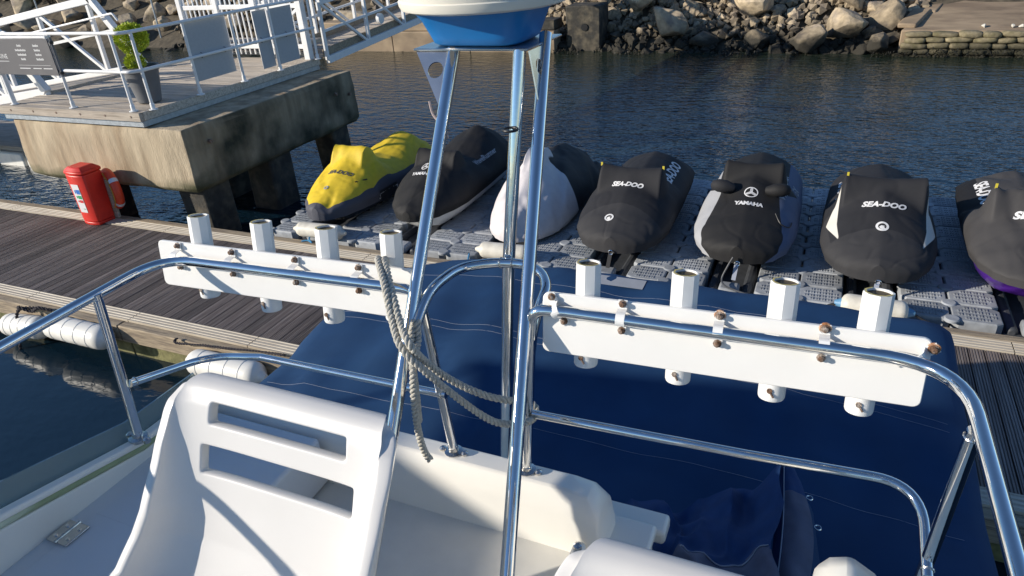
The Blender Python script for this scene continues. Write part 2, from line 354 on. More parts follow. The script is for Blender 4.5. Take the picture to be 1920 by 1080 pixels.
def wrap_decal(geo, bvh, o, ex, ey, off=0.006):
    """lay flat lettering on a curved cover"""
    ex, ey = Vector(ex).normalized(), Vector(ey).normalized(); n = ex.cross(ey).normalized(); o = Vector(o); vs = []
    for a, b in geo[0]:
        p = o + ex * a + ey * b; h = bvh.ray_cast(p + n * 0.7, -n, 2.0)
        vs.append(h[0] + (h[1] if h[1].dot(n) > 0 else -h[1]) * off if h[0] else p)
    return vs, geo[1]

# ================================================================ SETTING
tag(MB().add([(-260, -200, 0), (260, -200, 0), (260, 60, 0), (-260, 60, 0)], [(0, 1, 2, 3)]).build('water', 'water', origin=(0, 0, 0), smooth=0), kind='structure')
tag(MB().add([(-900, -900, -3), (900, -900, -3), (900, 900, -3), (-900, 900, -3)], [(0, 1, 2, 3)]).build('ground', 'shore', origin=(0, 0, 0), smooth=0), kind='structure')

def bank_z(y): return min(2.3, -1.1 + max(0, y - 24.6) * 0.58)
def bank_fn(u, v):
    x = -95 + 150 * u; y = 24.6 + 70 * v ** 2.2; z = bank_z(y)
    return V(x, y, z + 0.25 * nz3((x, y, 0), 0.6) * (1 if y > 25.5 else 0))
tag(MB().grid(bank_fn, 150, 40).build('bank', 'shore', origin=(0, 26, 0)), kind='structure')

# --- pontoon walkway (deck top z = 0.5), boards across it
PX0, PX1 = -15.6, 4.0
pont = thing('pontoon', (-5, 6.2, 0), kind='structure')
bw = 0.146; prof = [(0.0, 0.0)]
NG = 5
x = 0.004; pts = [(x, 0.0)]
for k in range(NG):
    a = 0.010 + k * 0.0255
    pts += [(a, 0), (a + 0.002, -0.010), (a + 0.009, -0.010), (a + 0.011, 0)]
pts += [(bw - 0.012, 0)]
board = MB()
top = [V(px, 0, pz) for px, pz in pts]; n_ = len(top)
board.add([V(p.x, -1.07, p.z) for p in top] + [V(p.x, 1.07, p.z) for p in top] + [V(pts[0][0], -1.07, -.03), V(pts[-1][0], -1.07, -.03), V(pts[0][0], 1.07, -.03), V(pts[-1][0], 1.07, -.03)],
          [(i, i + 1, n_ + i + 1, n_ + i) for i in range(n_ - 1)] + [(0, n_, 2 * n_ + 2, 2 * n_), (n_ - 1, 2 * n_ + 1, 2 * n_ + 3, 2 * n_ - 1)])
b0 = board.build('plank', 'deck_board', pont, smooth=0, local=True, fix=False)
nb = int((PX1 - PX0) / bw)
for i in range(nb):
    o = b0 if i == 0 else copy_part(b0, pont)
    o.location = (PX0 + i * bw + 5, 6.21 - 6.2, 0.5 + random.uniform(-.002, .002))
    o.rotation_euler = (0, 0, random.uniform(-.0012, .0012))
def ridged(y0, y1, z, ridges, h=0.006, mat_='edge_trim', name='edge_trim'):
    mb = MB(); pp = [(y0, z - .12), (y0, z)]
    for k in range(ridges):
        a = y0 + (y1 - y0) * (k + .25) / ridges; d = (y1 - y0) / ridges * .5
        pp += [(a, z), (a + .004, z - h), (a + d - .004, z - h), (a + d, z)]
    pp += [(y1, z), (y1, z - .12)]
    seg = 10
    for i in range(seg):
        xa = PX0 + (PX1 - PX0) * i / seg + .006; xb = PX0 + (PX1 - PX0) * (i + 1) / seg - .006
        m_ = MB(); m_.add([V(xa, a, b) for a, b in pp] + [V(xb, a, b) for a, b in pp], [(j, j + 1, len(pp) + j + 1, len(pp) + j) for j in range(len(pp) - 1)] + [tuple(range(len(pp) - 1, -1, -1)), tuple(range(len(pp), 2 * len(pp)))])
        m_.build(name, mat_, pont, smooth=0)
ridged(7.29, 7.50, 0.512, 4); ridged(4.93, 5.13, 0.512, 4)
def bigbox(name, a, b, m_, bev=.006): return MB().box(a, b).build(name, m_, pont, bevel=bev)
for i in range(5):
    xa, xb = PX0 + i * 3.9, PX0 + i * 3.9 + 3.88
    bigbox('edge_timber', (xa, 7.505, .40), (xb, 7.63, .515), 'edge_timber', .01)
    bigbox('waling', (xa, 4.80, .26), (xb, 4.925, .49), 'edge_timber', .012)
    bigbox('fascia_board', (xa, 4.90, -.06), (xb, 5.02, .25), 'fascia_green', .01)
bigbox('float_core', (PX0 + .1, 5.05, -.3), (PX1 - .1, 7.5, .44), 'concrete_dark', .02)
bigbox('outer_waling', (PX0, 7.40, .10), (PX1, 7.60, .398), 'edge_timber', .012)

# --- the slipway with its sandbag wall
slip = thing('slipway', (4, 27, 0), kind='structure')
tp = [V(1.55, 26.0, .72), V(9.5, 25.6, .62), V(14, 34, 3.1), V(4.6, 33.5, 2.4), V(2.6, 28.4, 1.05)]
sm = MB()
sm.prism([V(1.75, 26.12, .72), V(13, 25.9, .62), V(18, 36, 2.6), V(5.0, 34, 2.35), V(3.05, 29.4, 1.2)], (0, 0, -1.5))
sm.build('ramp_slab', 'slip_concrete', slip, bevel=.05)
for (xa, ya, zz, ln) in ((1.9, 26.35, .80, 1.5), (2.5, 27.7, 1.0, 1.7), (3.0, 29.0, 1.24, 2.2)):
    sm = MB(); sm.bar((xa, ya, zz), (xa + .55 * ln * .6, ya + ln, zz + ln * .17), .55, .16); sm.build('kerb_stone', 'slip_concrete', slip, bevel=.05)
bag = MB()
def bagf(u, v):
    a = 2 * math.pi * u; b = math.pi * (v - .5); s_ = lambda t, e: math.copysign(abs(t) ** e, t)
    return V(.31 * s_(math.cos(b), .5) * s_(math.cos(a), .55), .2 * s_(math.cos(b), .5) * s_(math.sin(a), .55), .098 * s_(math.sin(b), .7))
bag.grid(bagf, 15, 8); bagm = bag.build('sandbag', 'bag_tide', slip, smooth=60, local=True)
first = True
for row in range(5):
    x = 1.55 + random.uniform(0, .2) + row * 0.05
    while x < 9:
        o = bagm if first else copy_part(bagm, slip); first = False
        s_ = random.uniform(.65, 1.35); o.location = (x - 4 + .3 * s_, 25.98 - .035 * (4 - row) - (x - 1.5) * .03 - 27 + random.uniform(-.03, .03), -.05 + row * .17 + random.uniform(-.015, .015))
        o.scale = (s_, 1, random.uniform(.8, 1.05)); o.rotation_euler = (random.uniform(-.1, .1), random.uniform(-.06, .06), random.uniform(-.12, .12) - .03)
        x += .58 * s_
# --- seawall behind the gangway
sw = thing('seawall', (-18, 26, 0), kind='structure')
for i in range(3):
    MB().box((-20.6 + i * 3.6, 25.9, -1), (-20.6 + i * 3.6 + 3.58, 26.6, .78)).build('wall_block', 'slip_concrete', sw, bevel=.03)
    MB().box((-20.6 + i * 3.6, 26.0, .785), (-20.6 + i * 3.6 + 3.57, 26.9, 1.15)).build('coping_stone', 'concrete_dark' if i > 1 else 'slip_concrete', sw, bevel=.04)

# ================================================================ BOULDERS
rockm = []
for k in range(14):
    rnd = random.Random(100 + k); bm = bmesh.new()
    for _ in range(17 + k % 5):
        d = V(rnd.gauss(0, 1), rnd.gauss(0, 1), rnd.gauss(0, 1)).normalized() * rnd.uniform(.72, 1.0)
        bm.verts.new((d.x * rnd.uniform(.9, 1.1), d.y, d.z * .9))
    r_ = bmesh.ops.convex_hull(bm, input=bm.verts)
    bmesh.ops.delete(bm, geom=[v for v in bm.verts if not v.link_faces], context='VERTS')
    bmesh.ops.dissolve_limit(bm, angle_limit=R(16), verts=bm.verts, edges=bm.edges)
    bmesh.ops.bevel(bm, geom=list(bm.edges), offset=.07, segments=2, affect='EDGES', profile=.6)
    bmesh.ops.triangulate(bm, faces=bm.faces)
    bmesh.ops.subdivide_edges(bm, edges=[e for e in bm.edges if e.calc_length() > .35], cuts=1)
    for v in bm.verts: v.co += v.co.normalized() * (.07 * nz3(v.co + V(k * 9, 0, 0), 1.7) + .035 * nz3(v.co + V(k * 5, 3, 0), 5))
    bmesh.ops.recalc_face_normals(bm, faces=bm.faces)
    me = bpy.data.meshes.new('boulder'); bm.to_mesh(me); bm.free(); me.materials.append(MATS['rock_tide'])
    me.polygons.foreach_set('use_smooth', [True] * len(me.polygons)); me.set_sharp_from_angle(angle=R(32)); rockm.append(me)
NB = [0]
def boulder(x, y, z, r, label, group=None, sc=None, k=None):
    o = bpy.data.objects.new('boulder', rockm[NB[0] % 14 if k is None else k]); NB[0] += 1; COL.objects.link(o)
    o.location = (x, y, z); s_ = sc or (random.uniform(.85, 1.25), random.uniform(.8, 1.1), random.uniform(.65, .95))
    o.scale = (r * s_[0], r * s_[1], r * s_[2]); o.rotation_euler = (random.uniform(-.5, .5), random.uniform(-.5, .5), random.uniform(0, 6.28))
    tag(o, label, 'boulder', group); return o
BIG = [(-5.75, 27.0, .95, .80, 'large tan boulder cracked across, biggest in the stone heap near the dark block'), (-4.9, 28.6, 1.95, .80, 'pale grey blocky boulder lodged high on the stone heap'),
       (-2.95, 28.0, 1.55, .95, 'huge pale angular boulder with a pointed top in the stone heap'), (-6.9, 28.0, 1.65, .72, 'broad tan boulder leaning above the dark concrete block'),
       (.15, 26.9, .75, .78, 'big yellowish slab sided boulder low on the heap beside the slipway'), (.1, 28.3, 1.55, .85, 'rounded yellow grey boulder behind the slab sided one'),
       (1.35, 27.3, 1.0, .70, 'brown flat topped boulder against the slipway edge'), (1.2, 26.0, .38, .42, 'squat square boulder standing at the waterline by the slipway'),
       (2.3, 26.1, .42, .36, 'lone yellowish boulder right at the foot of the slipway'), (-.9, 26.1, .45, .58, 'wide brown boulder at the waterline under the yellowish slab'),
       (1.9, 29.6, 2.1, 1.0, 'tall cream boulder above the flat topped brown one'), (-8.4, 27.9, 1.9, .62, 'pale sunlit boulder resting over the concrete block')]
for (x, y, z, r, lb) in BIG: boulder(x, y, z, r * 1.05, lb, sc=(1.1, .9, .9))
spots = [(b[0], b[1], b[2], b[3] * .8) for b in BIG]
LABR = 'weathered grey brown boulder heaped in the stone bank across the water'
rows = []
tries = 0
while len(rows) < 230 and tries < 9000:
    tries += 1
    x = random.uniform(-10.2, 2.9); y = random.uniform(25.7, 31.5)
    if x > 1.4 + max(0, (y - 26)) * .5 : continue
    if -9.6 < x < -8.0 and y < 27.2: continue
    r = random.choice((.18, .22, .28, .34, .4, .5, .62)) * random.uniform(.85, 1.15)
    if y < 26.6: r = min(r, .40)
    z = bank_z(y) * .95 + .18
    if any((x - a) ** 2 + (y - b) ** 2 + (z - c) ** 2 < (.72 * (r + d)) ** 2 for a, b, c, d in spots): continue
    spots.append((x, y, z, r)); rows.append((x, y, z, r))
for (x, y, z, r) in rows:
    sz = 'small' if r < .25 else 'middling' if r < .42 else 'large'
    ht = 'at the waterline' if y < 26.7 else 'half way up' if y < 28.6 else 'high on the bank'
    wh = 'beside the dark concrete block' if x < -6.6 else 'beside the slipway' if x > -1.4 else 'in the middle of the stone heap'
    boulder(x, y, z, r, '%s grey brown boulder %s %s' % (sz, ht, wh), '%s boulders %s %s' % (sz, ht, wh))
tries = 0; far = []
while len(far) < 62 and tries < 4000:
    tries += 1
    x = random.uniform(-48, -20); y = random.uniform(25.4, 31); r = random.uniform(.45, 1.1); z = bank_z(y) + .2
    if x > -21 and y < 27.4: continue
    if any((x - a) ** 2 + (y - b) ** 2 < (.8 * (r + d)) ** 2 for a, b, d in far): continue
    far.append((x, y, r)); 
    lb2 = '%s brown boulder on the far bank behind the %s' % ('big' if r > .75 else 'lesser', 'access ramp truss' if x < -36 else 'potted topiary and gate'); boulder(x, y, z, r, lb2, lb2.replace('boulder', 'boulders'))
# small rubble between them: nobody could count it
rub = MB()
for i in range(2600):
    x = random.uniform(-12, 2.6) if i % 4 else random.uniform(-31, -12); y = random.uniform(25.5, 30.5); r = random.uniform(.06, .20)
    if x > 1.5 + max(0, (y - 26)) * .5: continue
    c = V(x, y, bank_z(y) + .12 + r * .3); q = Matrix.Rotation(random.uniform(0, 6), 3, V(random.random(), random.random(), random.random()).normalized())
    vs = [c + q @ (V(*d) * r * random.uniform(.7, 1.3)) for d in ((1, 0, 0), (-1, 0, 0), (0, 1, 0), (0, -1, 0), (0, 0, 1), (0, 0, -1))]
    rub.add(vs, [(0, 2, 4), (2, 1, 4), (1, 3, 4), (3, 0, 4), (2, 0, 5), (1, 2, 5), (3, 1, 5), (0, 3, 5)])
tag(rub.build('rubble', 'rock_tide', smooth=0), 'loose small stones and rubble between the boulders of the bank', 'rubble', kind='stuff')
wd = MB()
for i in range(2600):
    x = random.uniform(-10, 9); y = 25.62 + random.uniform(-.12, .25) - max(0, x - 1.5) * .03; z = random.uniform(-.02, .30) * (1 if x > 2.6 else .6); s_ = random.uniform(.03, .09)
    if -9.5 < x < 1 and nz3((x, 0, 5), .8) < 0.0: continue
    a = random.uniform(0, 6.28); c = V(x, y - .08, z); d = V(math.cos(a), math.sin(a) * .5, -random.uniform(.3, 1.1)) * s_; e = V(-math.sin(a), math.cos(a), .2) * s_ * .4
    wd.add([c, c + e, c + d + e, c + d], [(0, 1, 2, 3)])
tag(wd.build('seaweed', 'weed', smooth=0, fix=False), 'dark seaweed clinging along the waterline of the bank', 'seaweed', kind='stuff')
blk = thing('concrete_block', (-8.85, 26.7, 0), 'dark square concrete block with a round drain hole among the boulders', 'concrete block')
MB().box((-9.5, 26.3, -.3), (-8.15, 27.4, 1.6)).build('block', 'concrete_dark', blk, bevel=.05)
MB().lathe([(.11, -.03), (.13, -.03), (.13, .03), (.075, .03)], (-8.75, 26.29, .85), 20, axis='y').build('drain_pipe', 'black_plastic', blk)
for (x, y, z, lb) in ((4.0, 26.35, .80, 'small yellow stone lying on the slipway'), (4.75, 26.3, .80, 'small white stone lying on the slipway beside a cream one'), (4.95, 26.3, .80, 'small cream stone lying on the slipway beside a white one')):
    o = boulder(x, y, z, .09, lb); o.data = o.data.copy(); o.data.materials.clear(); o.data.materials.append(MATS['fender'])

def leaf_clump(mb, c, rad, n, size, seed=0, shell=.55, mi=0):
    rn = random.Random(seed)
    for i in range(n):
        d = V(rn.gauss(0, 1), rn.gauss(0, 1), rn.gauss(0, 1)).normalized(); r_ = rn.uniform(shell, 1.0) * (1 + .16 * nz3(d * 2.3 + V(seed, 0, 0)))
        p = Vector(c) + V(d.x * rad[0], d.y * rad[1], d.z * rad[2]) * r_
        t = (d + V(rn.uniform(-1, 1), rn.uniform(-1, 1), rn.uniform(-.6, 1)) * .8).normalized(); sd = t.cross(V(rn.random(), rn.random(), rn.random())).normalized(); s_ = size * rn.uniform(.6, 1.3)
        mb.add([p, p + t * s_ * .5 + sd * s_ * .28, p + t * s_, p + t * s_ * .5 - sd * s_ * .28], [(0, 1, 2, 3)], mi)
for i, (x, y, z, r, lb) in enumerate(((-43, 30, 3.2, 2.2, 'wide dark green shrub on the bank behind the ramp'), (-38.5, 31, 3.4, 1.8, 'round green shrub on the bank above the truss'), (-34, 30.5, 3.1, 1.6, 'low green shrub on the bank beside a bare pole'),
                                     (-29, 30.6, 3.2, 1.9, 'dense shrub on the bank above the topiary'), (-48, 31, 3.4, 2.4, 'big dark shrub at the left end of the bank'), (-1.0, 30.3, 2.9, .7, 'small dry shrub growing between the upper boulders'), (-24.5, 31, 3.1, 1.7, 'green shrub on the bank behind the gate'))):
    t = thing('shrub', (x, y, z - r * .6), lb, 'shrub')
    mb = MB()
    for k in range(9):
        a = random.uniform(0, 6.28); leaf_clump(mb, (x + math.cos(a) * r * .55, y + math.sin(a) * r * .4, z + random.uniform(-.2, .4) * r), (r * .5, r * .5, r * .42), 420, .17, i * 20 + k)
    mb.build('crown', 'leaf_dark', t, smooth=0, fix=False)
    mb = MB()
    for k in range(5): mb.tube([(x, y, z - r * .9), (x + random.uniform(-.5, .5) * r, y + random.uniform(-.4, .4) * r, z + .2 * r)], [.06, .02], 6)
    mb.build('stem', 'bark', t)
for i, (x, y) in enumerate(((-40.3, 27), (-31.8, 27.2))):
    tag(MB().tube([(x, y, -1), (x + .12, y, 5.5)], .045, 8).build('marker_pole', 'galv'), 'thin bare grey pole standing on the bank ' + ('behind the ramp truss' if i == 0 else 'above the topiary'), 'pole')

# ================================================================ PIER, PLATFORM, RAILINGS
ZD = 2.31
pier = thing('concrete_pier', (-11.4, 10.1, 0), 'massive stained concrete pier block on raked legs standing in the water', 'pier')
def capf(mb):
    x0, x1, y0, y1, z0, z1 = -13.5, -9.28, 7.8, 12.5, .96, 2.07
    bm = bmesh.new(); bmesh.ops.create_cube(bm, size=1); bmesh.ops.subdivide_edges(bm, edges=bm.edges, cuts=9, use_grid_fill=True)
    for v in bm.verts:
        c = v.co; p = V(x0 + (c.x + .5) * (x1 - x0), y0 + (c.y + .5) * (y1 - y0), z0 + (c.z + .5) * (z1 - z0))
        if c.z < -.45: p += V(.05 * c.x * -2, .05 * c.y * -2, .035 * nz3(p, 2.1))
        nn = sum(1 for q in c if abs(q) > .499)
        if nn >= 2: p -= V(math.copysign(.035, c.x) if abs(c.x) > .49 else 0, math.copysign(.035, c.y) if abs(c.y) > .49 else 0, math.copysign(.02, c.z) if abs(c.z) > .49 else 0) * (1 + nz3(p, 3))
        p += V(1, 1, .4) * .014 * nz3(p, 1.4); v.co = p
    bm.verts.index_update(); mb.add([v.co.copy() for v in bm.verts], [tuple(v.index for v in f.verts) for f in bm.faces]); bm.free()
mb = MB(); capf(mb); mb.build('pier_cap', 'concrete_pier', pier, smooth=50, bevel=.015)
for (xt, yt, xb, yb, s0, s1) in ((-9.75, 8.35, -9.75, 8.5, .62, .50), (-12.55, 8.5, -12.55, 8.6, .6, .5), (-9.75, 10.0, -9.55, 9.75, .62, .66), (-9.7, 11.9, -9.95, 12.5, .55, .5), (-12.4, 11.5, -12.4, 11.9, .6, .5), (-11.1, 10.2, -11.1, 10.2, .6, .6)):
    vs = []
    for (x, y, z, s_) in ((xb, yb, -2.5, s1), (xt, yt, 1.0, s0)):
        vs += [V(x + i * s_ / 2, y + j * s_ / 2, z) for i, j in ((-1, -1), (1, -1), (1, 1), (-1, 1))]
    MB().add(vs, [(0, 1, 2, 3), (7, 6, 5, 4), (0, 4, 5, 1), (1, 5, 6, 2), (2, 6, 7, 3), (3, 7, 4, 0)]).build('leg', 'concrete_dark', pier, bevel=.05)
for (y, z) in ((11.75, 1.72), (12.2, 1.62), (8.3, 1.75)):
    mb = MB().lathe([(.035, -.02), (.035, .03), (.02, .03)], (-9.26, y, z), 12, axis='x'); mb.build('tie_bolt', 'rust', pier)

plat = thing('landing_platform', (-11.8, 10.1, 2.07), 'square timber decked landing platform with steel skirt on top of the concrete pier', 'platform')
PXL, PXR, PY0, PY1 = -13.58, -10.06, 7.78, 12.4
pl = None; y = PY0 + .05; i = 0
while y < PY1 - .1:
    if pl is None:
        pl = MB().box((PXL + .01, -.068, -.04), (PXR - .01, .068, 0)).build('plank', 'weather_wood', plat, bevel=.004, bseg=1, local=True); o = pl
    else: o = copy_part(pl, plat)
    o.location = (11.8, y + .068 - 10.1, ZD - 2.07 + random.uniform(-.002, .003)); o.rotation_euler = (0, 0, random.uniform(-.0015, .0015)); y += .146
MB().box((PXL, PY0 - .03, ZD - .135), (PXR + .03, PY0 + .04, ZD + .006)).build('front_fascia', 'weather_wood', plat, bevel=.006)
MB().box((PXR - .02, PY0 + .045, ZD - .135), (PXR + .03, PY1, ZD + .006)).build('side_fascia', 'weather_wood', plat, bevel=.006)
MB().box((PXL + .05, PY0 + .012, 2.078), (PXR + .012, PY1 - .02, ZD - .14)).build('steel_skirt', 'galv', plat, bevel=.004)
bolt = None
for k in range(6):
    bx = PXL + .35 + k * .6
    o = MB().lathe([(.018, -.004), (.018, .01), (.009, .01)], (0, 0, 0), 10, axis='y').build('bolt', 'rust', plat, local=True) if bolt is None else copy_part(bolt, plat)
    bolt = o; o.location = (bx + 11.8, PY0 - .032 - 10.1, ZD - .06 - 2.07)

rail = thing('railing', (-10.03, 7.9, ZD), 'white tubular railing round the front and side of the landing platform', 'railing')
def post(x, y, r=.026, h=1.2, parent=rail, m_='white_paint'):
    p = MB().tube([(x, y, ZD + .004), (x, y, ZD + h)], r, 12).build('post', m_, parent)
    MB().lathe([(.07, .004), (.07, .016), (.035, .018), (.035, .10), (.03, .11)], (x, y, ZD), 14).build('base_flange', m_, p)
for (x, y) in ((-13.3, 7.9), (-11.72, 7.88), (-10.26, 7.86), (-10.0, 8.02), (-10.0, 9.04), (-9.98, 10.1), (-9.97, 11.1), (-9.95, 12.25)): post(x, y, .042 if x < -13 else .026)
for z in (1.2, .62):
    pts = fillet([(-15.2, 7.9, ZD + z), (-10.1, 7.86, ZD + z), (-10.0, 8.0, ZD + z), (-9.95, 12.3, ZD + z)], .1, 6)
    MB().tube(pts, .027, 12).build('rail_tube', 'white_paint', rail)
def panel(name, x, y0, y1, z0, z1, label, ties):
    t = thing(name, (x, (y0 + y1) / 2, z0), label, 'panel')
    MB().box((x - .006, y0, z0), (x + .006, y1, z1)).build('board', 'panel_grey', t, bevel=.002)
    for y in ties: MB().tube([V(x + .02, y, ZD + .62) + V(.03 * math.cos(a), 0, .045 * math.sin(a)) for a in [k * 6.283 / 12 for k in range(12)]], .004, 6, closed=True).build('cable_tie', 'black_plastic', t)
panel('notice_board', -10.045, 9.10, 10.03, 2.52, 3.48, 'wide grey blank board tied to the railing, the one nearer the topiary', (9.3, 9.85))
panel('notice_board', -10.035, 10.72, 11.08, 2.41, 3.45, 'narrow grey blank board tied on the near side of a railing post', (10.8,))
panel('notice_board', -10.025, 11.12, 11.80, 2.41, 3.44, 'grey blank board tied between railing post and gate', (11.5,))

sign = thing('marina_sign', (-12.5, 7.84, 2.85), 'dark grey sign board with white lettering fixed to the platform railing', 'sign')
MB().box((-14.6, 7.80, 2.86), (-11.68, 7.82, 3.44)).build('board', 'sign_grey', sign, bevel=.004)
MB().box((-14.6, 7.80, 3.445), (-11.70, 7.86, 3.485)).build('top_frame', 'white_paint', sign, bevel=.006)
MB().tube([(-11.645, 7.84, 2.84), (-11.645, 7.84, 3.46)], .022, 10).build('side_tube', 'pot_grey', sign)
for z in (2.9, 3.38): MB().tube([(-11.645, 7.84, z - .02), (-11.645, 7.84, z + .02)], .034, 12).build('clamp', 'black_plastic', sign)
lt = MB(); ex, ey = V(1, 0, 0), V(0, 0, 1)
flat_decal(lt, text_geo('MARINE', .105, 0, .001, 1.1), (-13.02, 7.80, 3.16), ex, ey, .004)
lt.add([(-13.22, 7.796, 3.078), (-12.82, 7.796, 3.078), (-12.82, 7.796, 3.086), (-13.22, 7.796, 3.086)], [(0, 1, 2, 3)])
for cx, wds in ((-12.42, (.11, .27, .22, .12)), (-12.0, (.14, .15, .15, .18))):      # two columns of small print, too small to read
    for k, wl in enumerate(wds):
        z0 = 3.32 - k * .072; n0 = max(2, int(wl / .022))
        for j in range(n0): xa = cx - wl / 2 + j * wl / n0; lt.add([(xa, 7.796, z0), (xa + wl / n0 * .72, 7.796, z0), (xa + wl / n0 * .72, 7.796, z0 + (.026 if j % 3 else .034)), (xa, 7.796, z0 + (.026 if j % 3 else .034))], [(0, 1, 2, 3)])
lt.add([(-12.6, 7.796, 3.02), (-11.8, 7.796, 3.02), (-11.8, 7.796, 3.024), (-12.6, 7.796, 3.024)], [(0, 1, 2, 3)])
for xa, xb in ((-12.6, -12.33), (-12.26, -12.05), (-12.0, -11.78)): lt.add([(xa, 7.796, 2.965), (xb, 7.796, 2.965), (xb, 7.796, 2.978), (xa, 7.796, 2.978)], [(0, 1, 2, 3)])
lt.build('lettering', 'print_white', sign, smooth=0, fix=False)

pot = thing('potted_topiary', (-10.55, 8.45, ZD), 'lime green ball topiary in a tall grey tapered pot on the platform', 'potted plant')
c = V(-10.55, 8.45, ZD)
MB().lathe([(.17, .01), (.19, .03), (.27, .52), (.29, .525), (.295, .60), (.265, .60), (.255, .55), (.02, .55)], c, 32).build('pot', 'pot_grey', pot)
MB().lathe([(.25, .53), (.2, .56), (.01, .565)], c, 20).build('soil', 'soil', pot)
MB().tube([c + V(0, 0, .5), c + V(.015, .01, .75), c + V(0, 0, 1.0)], [.022, .018, .012], 8).build('trunk', 'bark', pot)
mb = MB(); leaf_clump(mb, c + V(.0, 0, 1.03), (.25, .25, .23), 6500, .034, 3, .72); leaf_clump(mb, c + V(.08, 0, 1.13), (.15, .15, .13), 1400, .034, 4, .7); mb.build('crown', 'leaf_lime', pot, smooth=0, fix=False)
mb = MB(); leaf_clump(mb, c + V(-.02, -.05, .67), (.16, .15, .13), 2200, .034, 5, .6); mb.build('lower_crown', 'leaf_lime', pot, smooth=0, fix=False)

# gate across the far end of the platform
gate = thing('security_gate', (-11.8, 12.2, ZD), 'white picket security gate and fence at the far end of the platform', 'gate')
for x, wd_ in ((-13.4, .12), (-12.35, .12), (-11.3, .14), (-10.12, .14)): MB().box((x - wd_ / 2, 12.2 - wd_ / 2, ZD + .004), (x + wd_ / 2, 12.2 + wd_ / 2, ZD + 2.1)).build('gate_post', 'white_paint', gate, bevel=.01)
for z in (.22, 1.02, 1.9): MB().box((-13.34, 12.17, ZD + z), (-10.19, 12.23, ZD + z + .09)).build('cross_rail', 'white_paint', gate, bevel=.006)
pk = None
for k in range(24):
    x = -13.28 + k * .133
    if min(abs(x - q) for q in (-12.35, -11.3)) < .1: continue
    o = MB().box((-.014, -.014, .1), (.014, .014, 2.05)).build('picket', 'white_paint', gate, bevel=.003, bseg=1, local=True) if pk is None else copy_part(pk, gate)
    pk = o; o.location = (x + 11.8, 0, 0)
for z0, z1 in ((1.02, .22),): MB().bar((-11.25, 12.2, ZD + .3), (-10.2, 12.2, ZD + 1.0), .05, .05).build('brace', 'white_paint', gate)
for z in (.5, .72): MB().box((-13.2, 12.6, ZD + z - .5), (-10.4, 13.1, ZD + z - .42)).build('step', 'weather_wood', gate, bevel=.01)

def truss(root, a, b, h, nbay, m_='white_paint', chord=.11, web=.07):
    a, b = Vector(a), Vector(b); u = V(0, 0, h)
    MB().bar(a, b, chord * .8, chord * 1.3).build('bottom_chord', m_, root, bevel=.006); MB().bar(a + u, b + u, chord, chord).build('top_chord', m_, root, bevel=.006)
    MB().bar(a + u * .5, b + u * .5, .05, .05).build('mid_rail', m_, root, bevel=.004)
    for k in range(nbay + 1):
        p = a.lerp(b, k / nbay); MB().bar(p, p + u, web, web, upv=(b - a)).build('upright', m_, root, bevel=.004)
        if k < nbay: q = a.lerp(b, (k + 1) / nbay); MB().bar(q, p + u, web * .8, web * .8, upv=(b - a).cross(u)).build('diagonal', m_, root, bevel=.004)
gw = thing('gangway', (-10.6, 19, 2.2), 'white lattice gangway with timber decking rising from the platform to the shore', 'gangway')
A, B = V(-9.93, 12.55, 2.24), V(-9.93, 27.0, 3.15); A2, B2 = A + V(-1.45, 0, 0), B + V(-1.45, 0, 0)
truss(gw, A, B, 1.15, 9); truss(gw, A2, B2, 1.15, 9)
gp = None
for k in range(70):
    p = A.lerp(B, (k + .5) / 70)
    o = MB().box((-.66, -.098, -.02), (.66, .098, .02)).build('plank', 'weather_wood', gw, bevel=.004, bseg=1, local=True) if gp is None else copy_part(gp, gw)
    gp = o; o.location = V(-10.655, p.y, p.z + .05) - gw.location; o.rotation_euler = (math.atan2(B.z - A.z, B.y - A.y), 0, 0)
for dx in (-.09, -1.36): MB().bar(A + V(dx, 0, .14), B + V(dx, 0, .14), .03, .16).build('kick_board', 'edge_timber', gw)
MB().lathe([(.12, -.04), (.12, .04), (.05, .05)], (-10.05, 14.9, 2.75), 16, axis='x').build('roller', 'white_paint', gw)

ramp = thing('access_ramp', (-14, 9.6, 2.2), 'white truss access ramp descending from the platform beside the sign', 'ramp')
for yy, xe in ((8.62, -13.4), (11.0, -13.55)):
    a, b = V(xe, yy, ZD + .05), V(xe - 11, yy, ZD - 1.4); u = V(0, 0, 1.5); d = (b - a).normalized()
    MB().bar(a, b, .1, .16).build('bottom_chord', 'white_paint', ramp, bevel=.006)
    MB().bar(a + d * 1.05 + u, b + u, .13, .15).build('top_chord', 'white_paint', ramp, bevel=.008)
    MB().bar(a, a + d * 1.1 + u * 1.04, .13, .13, upv=(0, 1, 0)).build('end_post', 'white_paint', ramp, bevel=.008)
    MB().bar(a + u * .55 + d * .5, b + u * .55, .05, .06).build('mid_rail', 'white_paint', ramp)
    MB().tube(fillet([a + V(0, -.14, .98) + d * .25, a + V(-.15, -.14, 1.12) + d * .2, b + V(0, -.14, 1.1)], .08), .022, 10).build('handrail', 'white_paint', ramp)
    for k in range(6):
        p = a + d * (1.2 + k * 1.75); MB().bar(p, p + u, .08, .08, upv=d).build('upright', 'white_paint', ramp, bevel=.004)
        q = p + d * 1.75
        if k < 5: MB().bar(p, q + u, .07, .07, upv=(0, 1, 0)).build('diagonal', 'white_paint', ramp, bevel=.004)
MB().add([(-13.45, 8.7, ZD + .02), (-24.4, 8.7, ZD - 1.42), (-24.4, 10.9, ZD - 1.42), (-13.45, 10.9, ZD + .02)], [(0, 1, 2, 3)]).build('walkway', 'weather_wood', ramp, smooth=0, solid=.05)

